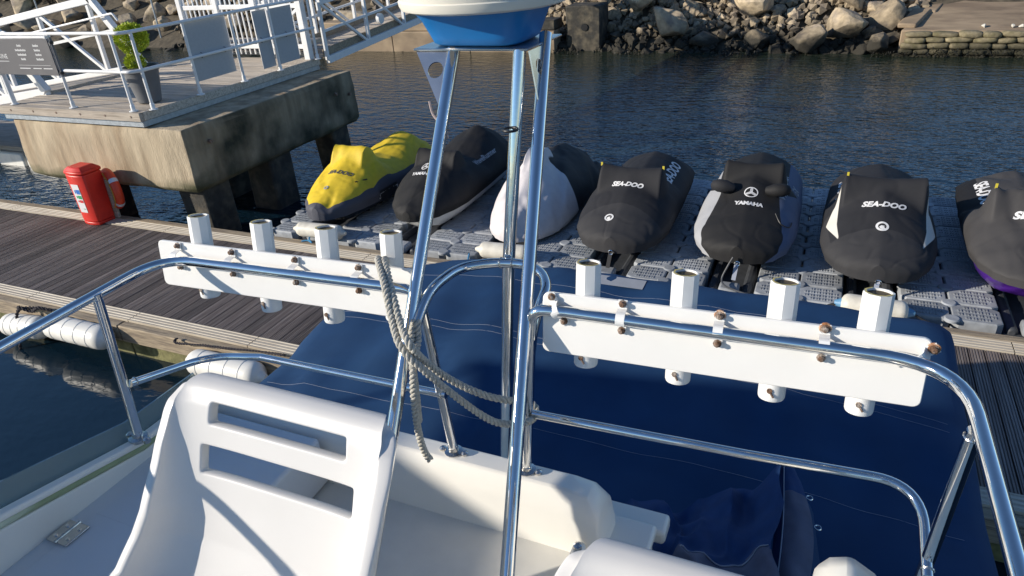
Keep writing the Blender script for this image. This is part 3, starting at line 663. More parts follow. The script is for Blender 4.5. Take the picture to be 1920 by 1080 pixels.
fp = thing('finger_pontoon', (-18.5, 11.2, 0), 'low floating pontoon with white float blocks beyond the pier', 'pontoon')
MB().box((-26, 10.5, .34), (-15.5, 12.4, .46)).build('deck', 'weather_wood', fp, bevel=.01)
for k in range(9): MB().box((-25.8 + k * 1.12, 10.4, -.2), (-25.8 + k * 1.12 + 1.02, 11.5, .33)).build('float_block', 'fender_white', fp, bevel=.05)

# --- red lifebuoy housing and ring
hb = thing('lifebuoy_housing', (-11.28, 7.3, .5), 'tall red plastic rescue equipment housing with a safety label on the pontoon edge', 'housing')
def hbox(z0, z1, s0, s1, bulge0, bulge1):
    vs = []
    for z, s_, bl in ((z0, s0, bulge0), (z1, s1, bulge1)):
        vs += [V(-11.28 + dx * s_, 7.3 + dy * s_, z) for dx, dy in ((-.19, -.12), (-.06, -.15 - bl), (.10, -.15 - bl), (.19, -.11), (.19, .20), (-.19, .20))]
    return vs
F6 = [tuple(range(5, -1, -1)), tuple(range(6, 12))] + [(i, (i + 1) % 6, 6 + (i + 1) % 6, 6 + i) for i in range(6)]
MB().add(hbox(.504, .56, .96, 1.0, 0, 0), F6).build('foot', 'red_plastic', hb, bevel=.012)
bd = MB().add(hbox(.562, 1.395, 1.0, 1.12, 0, .0), F6).build('body', 'red_plastic', hb, bevel=.02, bseg=3)
MB().add(hbox(1.40, 1.455, 1.17, 1.17, 0, 0), F6).add(hbox(1.454, 1.52, 1.165, .78, 0, 0), F6).build('lid', 'red_plastic', hb, bevel=.015, bseg=2)
def fr(a, b):   # a point on the front face of the body: a across, b up
    t = (b - .562) / .833; s_ = 1 + .12 * t
    return V(-11.28 + a * s_, 7.3 - .153 * s_ - .003, b)
lb_ = MB(); lb_.add([fr(-.10, .74), fr(.06, .74), fr(.06, 1.24), fr(-.10, 1.24)], [(0, 1, 2, 3)], 0)
for (z0, z1, mi) in ((1.07, 1.15, 1), (.985, 1.045, 2), (.915, .965, 3)):
    lb_.add([p + V(0, -.002, 0) for p in (fr(-.03, z0), fr(.052, z0), fr(.052, z1), fr(-.03, z1))], [(0, 1, 2, 3)], mi)
    lb_.add([p + V(0, -.002, 0) for p in (fr(-.065, z0 + .01), fr(-.04, z0 + .01), fr(-.04, z1 - .01), fr(-.065, z1 - .01))], [(0, 1, 2, 3)], mi)
lb_.add([p + V(0, -.002, 0) for p in (fr(-.01, .80), fr(.045, .80), fr(.045, .812), fr(-.01, .812))], [(0, 1, 2, 3)], 2)
lb_.build('safety_label', ['print_white', 'sign_blue', 'sign_green', 'sign_red'], hb, smooth=0, fix=False)
ring = thing('lifebuoy', (-11.08, 7.62, .62), 'red lifebuoy ring with a pale reflective band hung behind the red housing', 'lifebuoy')
rc = V(-11.07, 7.61, 1.02); RO = .285; RX = V(.92, -.39, 0)
MB().tube([rc + RX * (RO * math.cos(a)) + V(0, 0, RO * math.sin(a)) for a in [k * 6.283185 / 40 for k in range(40)]], .075, 14, closed=True).build('ring', 'ring_red', ring)
for a0 in (.55, 2.2, 3.8, 5.4): MB().tube([rc + RX * (RO * math.cos(a0 + k * .035)) + V(0, 0, RO * math.sin(a0 + k * .035)) for k in range(7)], .0775, 14, caps=False).build('reflective_band', 'reflective', ring)
MB().tube(smooth_path([rc + RX * ((RO + .02) * math.cos(a)) + V(-.03, -.08, (RO + .02) * math.sin(a) - .02 * abs(math.sin(2 * a))) for a in [k * 6.283 / 16 for k in range(16)]], 4, True), .006, 6, closed=True).build('grab_line', 'cord_yellow', ring)
MB().box((-11.12, 7.515, .52), (-11.02, 7.56, 1.2)).build('bracket', 'weather_wood', ring, bevel=.006)

# ================================================================ FLOATING DOCK OF GREY BLOCKS
ZT = 0.54
dock = thing('jet_ski_dock', (-2.4, 9.5, 0), 'floating dock of grey ribbed plastic blocks carrying the covered jet skis', 'dock')
def tile_mesh():
    mb = MB(); a, b, ch = .238, .183, .065
    ol = [(-a + ch, -b), (a - ch, -b), (a, -b + ch * .8), (a, b - ch * .8), (a - ch, b), (-a + ch, b), (-a, b - ch * .8), (-a, -b + ch * .8)]
    def ring(s, z): return [V(x * s - (0 if s == 1 else 0), y * s, z) for x, y in ol]
    rs = [ring(1, -.45), ring(1, -.03), ring(.985, -.012), ring(.94, 0), ring(.86, .002)]
    vs = [p for r_ in rs for p in r_]; fs = []
    for i in range(4):
        for k in range(8): fs.append((i * 8 + k, i * 8 + (k + 1) % 8, (i + 1) * 8 + (k + 1) % 8, (i + 1) * 8 + k))
    fs.append(tuple(32 + k for k in range(8))); mb.add(vs, fs)
    for i in range(6):          # raised tread pads
        for j in range(4):
            x = -.158 + i * .0632; y = -.115 + j * .0767
            if abs(x) > .13 and abs(y) > .09: continue
            for dx in (-.013, .013): mb.box((x + dx - .008, y - .022, .002), (x + dx + .008, y + .022, .0095))
    return mb
tile0 = tile_mesh().build('float_block', 'dock_grey', dock, smooth=30, local=True)
conn0 = MB().lathe([(.078, -.02), (.078, .006), (.066, .016), (.01, .016)], (0, 0, 0), 20).build('connector', 'dock_grey', dock, local=True, smooth=30)
f1 = f2 = True
XB = [-.04 + 1.57 * k for k in range(-5, 3)]; DY = .383
for ib, xb in enumerate(XB):
    for side in (-1, 1):
        if ib == 0 and side < 0: continue
        for r_ in range(10):
            y = 7.76 + DY * (r_ + .5)
            o = tile0 if f1 else copy_part(tile0, dock); f1 = False
            o.location = (xb + side * .247 + 2.4, y - 9.5, ZT + random.uniform(-.004, .004)); o.rotation_euler = (random.uniform(-.006, .006), random.uniform(-.006, .006), random.uniform(-.004, .004))
    for r_ in range(10):
        y = 7.76 + DY * r_ + (0 if r_ else .02); o = conn0 if f2 else copy_part(conn0, dock); f2 = False
        o.location = (xb + 2.4, y - 9.5, ZT); o.rotation_euler = (0, 0, random.uniform(0, 3))
for k in range(7):
    xc = XB[0] + 1.57 * k + .785
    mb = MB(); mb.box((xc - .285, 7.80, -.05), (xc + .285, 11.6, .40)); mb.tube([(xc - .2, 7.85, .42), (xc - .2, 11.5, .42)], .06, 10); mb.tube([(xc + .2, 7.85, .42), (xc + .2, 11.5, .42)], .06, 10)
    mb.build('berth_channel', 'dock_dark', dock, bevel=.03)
    mb = MB().box((xc - .12, 7.80, .41), (xc + .12, 8.02, .53)); mb.build('bow_stop', 'dock_grey', dock, bevel=.03)

# fenders laid along the dock edge and hung on the pontoon
def fender(name, p, q, r, m_, label, eye=None, ribs=0, group=None):
    p, q = Vector(p), Vector(q); d = (q - p); L_ = d.length; d.normalize(); t = thing(name, (p + q) / 2 - V(0, 0, r), label, 'fender', group)
    prof = [(-.02, .25), (0, .5), (.03, .8), (.07, .95), (.12, 1), (.88, 1), (.93, .95), (.97, .8), (1, .5), (1.02, .25)]
    pts = [p + d * (a * L_) for a, _ in prof]; MB().tube(pts, [r * b for _, b in prof], 20).build('body', m_, t, smooth=60)
    for k in range(ribs):
        c = p + d * L_ * (.2 + .6 * k / max(1, ribs - 1)); MB().tube([c - d * .012, c, c + d * .012], [r * .99, r * 1.035, r * .99], 20, caps=False).build('rib', m_, t)
    for e_, sg in ((p, -1), (q, 1)): MB().tube([e_, e_ + d * sg * .07], [r * .5, r * .22], 12).build('end_eye', eye or m_, t)
    return t
def rope_line(name, pts, r, m_, label, n=6):
    return tag(MB().tube(smooth_path(pts, n), r, 8).build(name, m_), label, 'rope')
fender('dock_fender', (-7.25, 7.70, .66), (-6.45, 7.74, .66), .115, 'fender', 'dirty cream fender on the dock edge before the yellow covered jet ski')
fender('dock_fender', (-4.15, 7.78, .66), (-3.45, 7.82, .66), .115, 'fender', 'dirty cream fender on the dock edge before the white covered jet ski')
fender('dock_fender', (.42, 7.62, .64), (1.08, 7.60, .64), .12, 'fender', 'cream and blue ended fender on the dock edge behind the rod holder rack', 'fender_blue')
fender('dock_fender', (2.45, 7.72, .64), (3.1, 7.72, .64), .12, 'fender', 'cream fender at the right end of the dock before the purple hulled jet ski')
for x in (-7.0, -5.55, -4.28): rope_line('blue_lashing', [(x - .1, 7.56, .525), (x, 7.58, .54), (x + .1, 7.55, .53), (x + .02, 7.60, .56), (x - .02, 7.72, .60)], .012, 'blue_rope', 'short blue lashing over the dock edge ' + {-7.0: 'under the first dirty fender', -5.55: 'before the black covered jet ski', -4.28: 'at the second dirty fender'}[x])
rope_line('black_lashing', [(.18, 7.56, .55), (.25, 7.58, .56), (.3, 7.6, .6), (.40, 7.61, .64)], .018, 'cable', 'short black rope tying the blue ended fender to the dock')
rope_line('black_lashing', [(1.12, 7.6, .64), (1.25, 7.6, .57), (1.33, 7.57, .55)], .014, 'cable', 'black knotted rope tail at the fender end by the rack')
for i, (p, q, lb, ey_) in enumerate((((-9.9, 4.66, .22), (-9.1, 4.66, .30), 'white ribbed fender with a dark rope at the left of the pontoon edge', None), ((-8.95, 4.66, .37), (-7.85, 4.66, .37), 'white ribbed fender hanging in the middle of the near pontoon edge', None), ((-6.45, 4.66, .34), (-5.4, 4.66, .34), 'white ribbed fender beside the corner of the blue canopy', None))):
    fender('pontoon_fender', p, q, .158, 'fender_white', lb, None, 4)
def twine(pts, R_, r_, turns, strands=2, m_='dark_rope', n=10):
    path = smooth_path(pts, n); mb = MB(); total = sum((path[i + 1] - path[i]).length for i in range(len(path) - 1)); acc = 0; fr_ = []
    step = []; 
    for s_ in range(strands):
        out = []; acc = 0; nrm = None
        for i, p in enumerate(path):
            t = (path[min(i + 1, len(path) - 1)] - path[max(i - 1, 0)]).normalized()
            if nrm is None: nrm = t.cross(V(.3, .2, .9)).normalized()
            nrm = (nrm - t * nrm.dot(t)).normalized(); b = t.cross(nrm)
            if i: acc += (p - path[i - 1]).length
            a = 2 * math.pi * (acc * turns + s_ / strands); out.append(p + (nrm * math.cos(a) + b * math.sin(a)) * R_)
        mb.tube(out, r_, 7)
    return mb
tag(twine([(-6.75, 4.78, .52), (-6.7, 4.72, .5), (-6.35, 4.76, .515), (-6.0, 4.80, .515), (-5.6, 4.86, .52), (-5.2, 4.88, .53)], .009, .010, 12).build('mooring_rope', 'dark_rope'), 'dark plaited rope lying along the pontoon edge above the fender by the canopy', 'rope')
tag(twine([(-9.6, 4.72, .47), (-9.45, 4.66, .56), (-9.3, 4.7, .5), (-9.15, 4.72, .57), (-9.0, 4.78, .52), (-9.25, 4.74, .54), (-9.5, 4.65, .50), (-9.52, 4.55, .2), (-9.5, 4.45, -.1)], .012, .013, 10).build('mooring_rope', 'dark_rope'), 'dark rope knotted over the fender at the left of the pontoon edge', 'rope')

# ================================================================ COVERED JET SKIS
def cover_mat(name, base, panels):
    m = MATS[base].copy(); m.name = name; n = m.node_tree; L = n.links; p = n.nodes['Principled BSDF']; cur = p.inputs['Base Color'].links[0].from_socket
    for i, col in enumerate(panels):
        at = n.nodes.new('ShaderNodeAttribute'); at.attribute_name = 'sd%d' % i; mr = n.nodes.new('ShaderNodeMapRange'); mr.inputs[1].default_value = -.004; mr.inputs[2].default_value = .004; L.new(at.outputs['Fac'], mr.inputs[0])
        mx = n.nodes.new('ShaderNodeMix'); mx.data_type = 'RGBA'; L.new(mr.outputs[0], mx.inputs[0]); L.new(cur, mx.inputs[6]); mx.inputs[7].default_value = (*col, 1); cur = mx.outputs[2]
    L.new(cur, p.inputs['Base Color']); MATS[name] = m
C_ = dict(navy=(.065, .068, .088), black=(.010, .010, .012), grey=(.036, .036, .039), silver=(.36, .37, .39), slate=(.10, .13, .21), cream=(.66, .64, .58))
cover_mat('cv_yellow', 'cover_yellow', [C_['navy']]); cover_mat('cv_white', 'cover_white', [C_['black']]); cover_mat('cv_charcoal', 'cover_charcoal', [C_['grey']])
cover_mat('cv_ex', 'cover_black', [C_['silver'], C_['slate']]); cover_mat('cv_wedge', 'cover_charcoal', [C_['grey'], C_['black'], C_['cream']]); cover_mat('cv_grey', 'cover_grey', [C_['black']])  # second cv_ex panel is the silver with shade put into its colour
def lerp_tab(tab, t):
    for (a, va), (b, vb) in zip(tab, tab[1:]):
        if t <= b:
            s_ = (t - a) / (b - a); s_ = s_ * s_ * (3 - 2 * s_) * .35 + s_ * .65; return va + (vb - va) * s_
    return tab[-1][1]
def smax(a, b, k=.06):
    h = max(k - abs(a - b), 0) / k; return max(a, b) + h * h * k * .25
ROUND = [(0, .08), (.03, .22), (.08, .34), (.18, .46), (.4, .585), (.7, .64), (1.5, .64), (2.4, .60), (2.9, .55), (3.0, .46)]
POINT = [(0, .06), (.04, .16), (.12, .27), (.3, .42), (.6, .54), (.9, .61), (1.5, .635), (2.4, .60), (2.9, .54), (3.0, .45)]
TOP_A = [(0, .44), (.08, .50), (.4, .66), (.8, .86), (1.05, 1.0), (1.3, .98), (1.6, .84), (2.1, .86), (2.5, .86), (2.8, .70), (3.0, .42)]
EDGE_A = [(0, .30), (.5, .33), (1.5, .36), (3.0, .34)]
def ski(x, y, label, wt=ROUND, tt=TOP_A, et=EDGE_A, bars=(1.22, 1.12, .37, .15), covmats=('cover_charcoal',), mfn=None, hull='hull_black', rz=0.0, skirt=.09, wr=.01, peak=.95, hw=.94, sc=1.0, seed=0, fold=0.0):
    t = thing('jet_ski', (x, y, ZT), label, 'jet ski', 'covered jet skis on the dock', rz=rz)
    yb, hbz, wb, lb = bars; NU, NY = 91, 121
    def surf(u, v):
        yy = 3.0 * v ** 1.3; ww = lerp_tab(wt, yy); h = lerp_tab(tt, yy); e = lerp_tab(et, yy); s_ = 2 * u - 1
        if abs(s_) > .9:      # skirt hanging from the edge
            k = (abs(s_) - .9) / .1; xx = math.copysign(ww * (1 - .05 * k), s_); zz = e - skirt * k
        else:
            th = s_ / .9 * math.pi / 2; xx = ww * math.copysign(abs(math.sin(th)) ** .92, th); zz = e + (h - e) * .88 * (.60 * max(math.cos(th), 0) ** peak + .40 * (1 - abs(s_) / .9) ** 1.05)
            zb = hbz * .935 - ((yy - yb) / lb) ** 2 * .16 - max(0, abs(xx) - wb) ** 1.4 * 14 - (.035 * (1 - (xx / wb) ** 2) if abs(xx) < wb else 0)
            if zb > e: zz = smax(zz, zb, .09)
            cr_ = abs(nz3((xx * 1.7 + seed * 5.3, yy * 1.9, seed * 2.1), 1.5)); zz -= .007 * max(0, 1 - cr_ * 14) * min(1, (1 - abs(s_)) * 5)
            zz += wr * nz3((xx * 2.2 + seed * 7, yy * 1.5, zz * 2), 1.6) * min(1, (1 - abs(s_)) * 6) + wr * .45 * nz3((xx * 5 + seed * 3, yy * 2.5, 0), 2.2)
            zz -= fold * max(0, math.sin((xx * 9 + yy * 4) + 2 * nz3((xx, yy, seed), 2))) ** 3 * min(1, abs(s_) * 3)
        if yy < .02: pass
        return V(xx, yy, zz)
    mb = MB(); mb.grid(surf, NU, NY); SY = [(2 * i / (NU - 1) - 1, 3 * (j / (NY - 1)) ** 1.3) for j in range(NY) for i in range(NU)]
    nose = [surf(i / (NU - 1), 0) for i in range(NU)]; mb.add(nose + [V(0, -.012, lerp_tab(et, 0) - skirt + .01)], [(i + 1, i, NU) for i in range(NU - 1)]); SY += [(2 * i / (NU - 1) - 1, 0) for i in range(NU)] + [(0, 0)]
    tail = [surf(i / (NU - 1), 1) for i in range(NU)]; mb.add(tail + [V(0, 3.02, .30)], [(i, i + 1, NU) for i in range(NU - 1)]); SY += [(2 * i / (NU - 1) - 1, 3) for i in range(NU)] + [(0, 3)]
    bmv = BVHTree.FromPolygons([v.copy() for v in mb.v], mb.f)
    cov = mb.build('cover', list(covmats), t, smooth=55, local=True)
    if mfn:
        vals = [mfn(a, b_) for a, b_ in SY]
        for i in range(len(vals[0])): cov.data.attributes.new('sd%d' % i, 'FLOAT', 'POINT').data.foreach_set('value', [q[i] for q in vals])
    # hull below the cover
    hm = MB()
    def hs(u, v):
        yy = .06 + 2.9 * v; ww = lerp_tab(wt, yy) * hw; e = lerp_tab(et, yy) - skirt * .5; s_ = 2 * u - 1
        k = abs(s_); keel = .02 + .26 * max(0, 1 - v / .16) ** 1.6
        prof_ = [(0, 0), (.35, .10), (.62, .32), (.78, .62), (1, 1)]
        xx = lerp_tab([(0, 0), (.4, .62), (.7, .86), (1, 1)], k) * ww * (.35 + .65 * min(1, v / .12) if k < .7 else 1); zz = keel + (e - keel) * lerp_tab([(0, 0), (.4, .16), (.7, .5), (1, 1)], k)
        return V(math.copysign(xx, s_), yy + .10 * (1 - k) * max(0, 1 - v / .2) * -1 + .25 * max(0, 1 - v / .1) * (1 - k), zz)
    hm.grid(hs, 21, 30); hm.build('hull', hull, t, smooth=50, local=True, solid=.01)
    return t, cov, bmv
def decal(cov, bvh, geo, o, ex, ey, m_='print_white', off=.006, name='lettering'):
    vs, fs = wrap_decal(geo, bvh, o, ex, ey, off); mb = MB().add(vs, fs); return mb.build(name, m_, cov, smooth=0, local=True, fix=False)
def round_logo(r): # white disc with a dark crescent cut out of it
    g1 = disc_geo(r * .62, r, 30); g2 = poly_geo([(-.45 * r, -.1 * r), (-.1 * r, .2 * r), (.45 * r, .1 * r), (.2 * r, -.1 * r), (.5 * r, -.45 * r), (.1 * r, -.62 * r), (-.3 * r, -.5 * r)]); return merge_geo(g1, g2)
def fork_logo(r):
    gs = [disc_geo(r * .84, r, 34)]
    for k in range(3):
        a = math.pi / 2 + k * 2 * math.pi / 3; c, s_ = math.cos(a), math.sin(a); f_ = lambda p, q: (p * c - q * s_, p * s_ + q * c)
        for side in (-1, 0, 1): gs.append(poly_geo([f_(-.15 * r, side * .16 * r - .05 * r), f_(.80 * r, side * .13 * r - .055 * r), f_(.80 * r, side * .13 * r + .055 * r), f_(-.15 * r, side * .16 * r + .05 * r)][:4]))
    return merge_geo(*gs)
def strap(t, m_='stitch'):
    MB().bar((0.02, .03, .30), (.0, -.10, .03), .05, .006, upv=(0, 1, .2)).build('bow_strap', m_, t, local=True)
    MB().tube([V(0.02, -.02, .22) + V(.03 * math.cos(a), 0, .03 * math.sin(a)) for a in [k * 6.283 / 12 for k in range(12)]], .007, 6, closed=True).build('bow_eye', 'stainless', t, local=True)
def side_frame(t_y=0): return (V(0, 1, 0), V(-.62, 0, .78))
BW = 'SEA-DOO'
# 1 yellow
def my(s_, y): return (max(abs(s_) - (.66 - max(0, .40 - y) * .75), .10 - y),)
t, c, b = ski(-7.05, 7.92, 'jet ski under a yellow cover with slate blue lower sides', POINT, [(0, .40), (.1, .46), (.4, .62), (.8, .84), (1.05, .98), (1.25, 1.02), (1.5, .80), (1.9, .74), (2.3, .86), (2.7, .92), (2.9, .80), (3.0, .5)], bars=(1.18, 1.12, .30, .17), covmats=('cv_yellow',), mfn=my, hull='hull_black', seed=1, wr=.014, fold=.03, skirt=.12)
decal(c, b, text_geo(BW, .105, .25, .004), (.03, .66, .8), (1, 0, 0), (0, .8, .6), 'sign_grey'); decal(c, b, disc_geo(.02, .04), (-.02, .38, .6), (1, 0, 0), (0, .8, .6), 'cover_silver', name='emblem')
decal(c, b, poly_geo([(-.10, -.012), (.10, -.012), (.10, .012), (-.10, .012)]), (.40, .75, .6), V(.3, .9, -.2), (-.6, .2, .8), 'black_plastic', name='vent_slot')
decal(c, b, poly_geo([(-.24, -.09), (.24, -.09), (.24, .09), (-.24, .09)]), (.62, 1.15, .30), (0, 1, 0), (-.1, 0, 1), 'black_plastic', .004, 'badge_panel')
decal(c, b, text_geo(BW, .12, .2, .004), (.62, 1.15, .30), (0, 1, 0), (-.1, 0, 1), 'print_white', .009)
# 2 black with white hull
t, c, b = ski(-5.48, 8.05, 'jet ski under a plain black cover with a white hull showing below', POINT, [(0, .44), (.1, .52), (.4, .72), (.8, .93), (1.1, 1.02), (1.3, .95), (1.7, .86), (2.1, 1.0), (2.5, 1.12), (2.8, 1.0), (3.0, .55)], bars=(1.15, 1.12, .34, .16), covmats=('cover_black',), hull='hull_white', seed=2, wr=.014, et=[(0, .36), (.5, .38), (1.5, .42), (3.0, .42)], fold=.02)
decal(c, b, fork_logo(.075), (-.06, .74, .95), (1, 0, 0), (0, .75, .65), name='emblem'); decal(c, b, text_geo('YAMAHA', .085, 0, .003), (-.06, .61, .85), (1, 0, 0), (0, .75, .65))
decal(c, b, text_geo('WaveRunner', .13, .15, .003), (.5, 1.85, .75), (0, 1, 0), (-.55, 0, .83), 'cover_silver')
# 3 white front, black rear
def mw(s_, y): return (max(min(y - (1.26 + .14 * s_ - abs(s_) * .12 + .03 * math.sin(s_ * 7)), max(y - 1.5, abs(s_) - .13)), -1),)
t, c, b = ski(-3.90, 8.15, 'jet ski under a loose cover with white front half and black rear half', POINT, [(0, .34), (.15, .42), (.5, .72), (.9, .98), (1.2, 1.10), (1.5, 1.06), (1.9, .98), (2.4, .9), (2.8, .7), (3.0, .4)], et=[(0, .16), (.5, .12), (1.5, .16), (3.0, .2)], bars=(1.25, 1.16, .12, .30), covmats=('cv_white',), mfn=mw, hull='hull_black', seed=3, wr=.03, fold=.07, skirt=.07, peak=1.25)
# 4 charcoal
def mc(s_, y): return (max(.50 + .06 * math.cos(s_ * 4) - y, min(1.0 - y, abs(s_) - .75)),)
t, c, b = ski(-2.36, 7.98, 'jet ski under a charcoal cover with white logo and teal grey hull', ROUND, TOP_A, bars=(1.1, 1.10, .42, .16), covmats=('cv_charcoal',), mfn=mc, hull='hull_teal', seed=4, wr=.008, skirt=.1); strap(t, 'cable')
decal(c, b, text_geo(BW, .098, .3, .005, 1.0), (-.02, .82, .9), (1, -.02, 0), (0, .75, .65)); decal(c, b, round_logo(.062), (-.1, .28, .6), (1, 0, 0), (0, .8, .6), name='emblem')
decal(c, b, text_geo(BW, .20, .2, .006, .95), (.5, 1.9, .75), (0, 1, 0), (-.55, 0, .83), 'print_white')
for sx in (-.43, .43): MB().box((sx - .015, 1.08, 1.00), (sx + .012, 1.09, 1.05)).build('handle_tag', 'tag_yellow', c, local=True)
# 5 black centre, silver sides with the right one coloured as shaded, mirrors
def me5(s_, y):
    lim = lerp_tab([(0, 1.15), (.12, .95), (.25, .70), (.45, .50), (.7, .38), (1.0, .33), (1.35, .62), (1.6, .4), (3, .4)], y)
    return (-s_ - lim, s_ - lim)
t, c, b = ski(-.79, 8.08, 'jet ski under a black cover with silver sides, the right one coloured as shaded, and mirror lobes', ROUND, [(0, .46), (.1, .52), (.4, .66), (.8, .82), (1.1, .98), (1.3, 1.05), (1.6, .88), (2.1, .9), (2.5, .92), (2.8, .72), (3.0, .42)], bars=(1.35, 1.16, .36, .13), covmats=('cv_ex',), mfn=me5, hull='hull_black', seed=5, wr=.007); strap(t)
decal(c, b, fork_logo(.085), (.02, .78, .95), (1, 0, 0), (0, .75, .65), name='emblem'); decal(c, b, text_geo('YAMAHA', .082, 0, .005), (.02, .60, .85), (1, 0, 0), (0, .75, .65))
decal(c, b, text_geo('WAVERUNNER', .15, .15, .005, .9), (.42, 1.45, .75), (0, 1, 0), (-.62, 0, .78), 'cover_silver'); decal(c, b, text_geo('EX', .16, .2, .004), (.55, 1.65, .6), (0, 1, 0), (-.8, 0, .6), 'cover_silver')
for sx in (-1, 1):
    mb = MB(); mb.tube([V(sx * .20, .95, .83), V(sx * .30, .93, .85), V(sx * .40, .93, .86), V(sx * .47, .95, .86), V(sx * .49, .96, .86)], [.05, .085, .085, .06, .02], 14); mb.build('mirror_cover', 'cover_charcoal' if sx < 0 else 'cover_black', c, local=True, smooth=60)
MB().tube(smooth_path([(.36, .62, .66), (.44, .52, .57), (.54, .55, .52), (.56, .68, .53)], 5), .008, 6).build('grab_loop', 'black_plastic', c, local=True)
# 6 charcoal with white wedges
def m6(s_, y):
    a = abs(s_); k = max(0, 1 - abs(y - .80) / .42)
    return (max(.46 + .06 * math.cos(s_ * 4) - y, min(a - .62, 1.0 - y)), min(a - .76, y - .95), min(a - .47, .47 + .21 * k - .01 - a))
t, c, b = ski(.76, 8.02, 'jet ski under a charcoal cover with pale wedge flashes on both sides', ROUND, TOP_A, bars=(1.22, 1.14, .44, .16), covmats=('cv_wedge',), mfn=m6, hull='hull_black', seed=6, wr=.008); strap(t)
decal(c, b, text_geo(BW, .108, .3, .005, 1.0), (.0, .80, .9), (1, 0, 0), (0, .75, .65)); decal(c, b, round_logo(.07), (.0, .52, .7), (1, 0, 0), (0, .78, .62), name='emblem')
for sx in (-1, 1): decal(c, b, text_geo(BW, .19, .2, .006, .9), (sx * .52, 1.75, .70), (0, sx, 0), (-sx * .62, 0, .78), 'print_white')
MB().box((-.44, 1.18, 1.03), (-.415, 1.19, 1.09)).build('handle_tag', 'tag_yellow', c, local=True)
# 7 grey over purple hull
def m7(s_, y): return (min(-.42 - s_, y - 1.5 - .3 * (s_ + .42)),)
t, c, b = ski(2.33, 8.05, 'jet ski under a faded grey cover with a deep purple hull', ROUND, TOP_A, bars=(1.15, 1.12, .44, .18), covmats=('cv_grey',), mfn=m7, hull='hull_purple', seed=7, wr=.02, fold=.04, et=[(0, .40), (.5, .42), (1.5, .42), (3.0, .38)]); strap(t)
decal(c, b, text_geo(BW, .19, .2, .006, .9), (-.5, 1.9, .75), (0, -1, 0), (.55, 0, .83), 'print_white'); decal(c, b, text_geo(BW, .14, .3, .007), (.05, .80, .9), (1, 0, 0), (0, .75, .65))
MB().box((-.45, 1.12, 1.02), (-.425, 1.13, 1.08)).build('handle_tag', 'tag_yellow', c, local=True)
rope_line('bow_cable', [(-.82, 8.02, .86), (-.87, 7.98, .75), (-.92, 7.92, .60), (-.86, 7.80, .57), (-.72, 7.72, .57), (-.55, 7.66, .56)], .012, 'dock_dark', 'thin grey cable trailing from the bow of the jet ski with silver sides')

# ================================================================ THE MOTOR BOAT WE STAND ON
FZ = 3.12      # flybridge floor
boat = thing('motor_boat', (-1.05, 0, 0), 'white motor boat seen from its own flybridge with coamings and steel guard rails', 'boat')
# hull and cabin under the flybridge
def hullf(u, v):
    y = -6.2 + 10.3 * v; s_ = 2 * u - 1; bw_ = 1.72 * min(1, (v / .42) ** .6 if v > 0 else 0); k = abs(s_)
    return V(-1.05 + math.copysign(bw_ * lerp_tab([(0, 0), (.5, .80), (.8, .95), (1, 1.0)], k), s_), y, lerp_tab([(0, -.55), (.5, -.25), (.8, .5), (1, 1.25)], k) + .45 * (1 - v) ** 2 * k)
MB().grid(hullf, 25, 30).build('hull', 'hull_white_boat', boat, smooth=50, solid=.02)
MB().box((-2.72, -.2, .9), (.62, 4.08, 1.0)).build('cockpit_sole', 'nonslip', boat)
MB().box((-2.72, 4.06, -.3), (.62, 4.11, 1.25)).build('transom', 'hull_white_boat', boat, bevel=.02)
MB().box((-2.45, -3.4, 1.0), (.35, .9, 2.95)).build('cabin', 'hull_white_boat', boat, bevel=.15, bseg=4)
# flybridge moulding
MB().box((-1.87, -2.6, FZ - .22), (.52, 1.18, FZ - .004)).build('flybridge_deck', 'gelcoat', boat, bevel=.04, bseg=3)
MB().box((-1.87, 1.185, FZ - .22), (-.30, 1.48, FZ - .006)).build('aft_deck', 'gelcoat', boat, bevel=.03, bseg=3)
MB().box((-1.30, -2.3, FZ - .01), (.18, 1.30, FZ + .0)).build('floor_panel', 'nonslip', boat)
MB().box((-.5, 1.31, FZ - .03), (-.29, 1.47, FZ - .0)).build('step_lip', 'gelcoat', boat, bevel=.012)
MB().box((-.5, 1.475, FZ - .09), (-.27, 1.56, FZ - .04)).build('aft_tread', 'gelcoat', boat, bevel=.012)
# rear coaming
mb = MB(); prof_ = [(1.285, FZ - .02), (1.30, FZ + .12), (1.312, FZ + .16), (1.335, FZ + .185), (1.40, FZ + .18), (1.43, FZ + .15), (1.47, FZ - .2)]
def coam(xs, dz): return [[V(x, a, FZ + (b - FZ) * k if b > FZ else b) for a, b in prof_] for x, k in zip(xs, dz)]
rows_ = coam([-1.95, -.58, -.52, -.46, -.42, -.405], [1, 1, 1, .95, .72, .2]); nP = len(prof_)
mb.add([p for r_ in rows_ for p in r_], [(i * nP + j, i * nP + j + 1, (i + 1) * nP + j + 1, (i + 1) * nP + j) for i in range(len(rows_) - 1) for j in range(nP - 1)] + [tuple(range(nP)), tuple((len(rows_) - 1) * nP + j for j in range(nP))])
mb.build('rear_coaming', 'gelcoat', boat, smooth=50, bevel=.006)
MB().box((-.475, 1.17, FZ), (-.44, 1.275, FZ + .075)).build('gate_jamb', 'gelcoat', boat, bevel=.012)
MB().lathe([(.012, 0), (.012, .012), (.006, .016)], (-.457, 1.245, FZ + .075), 10).build('jamb_bolt', 'stainless_dull', boat)
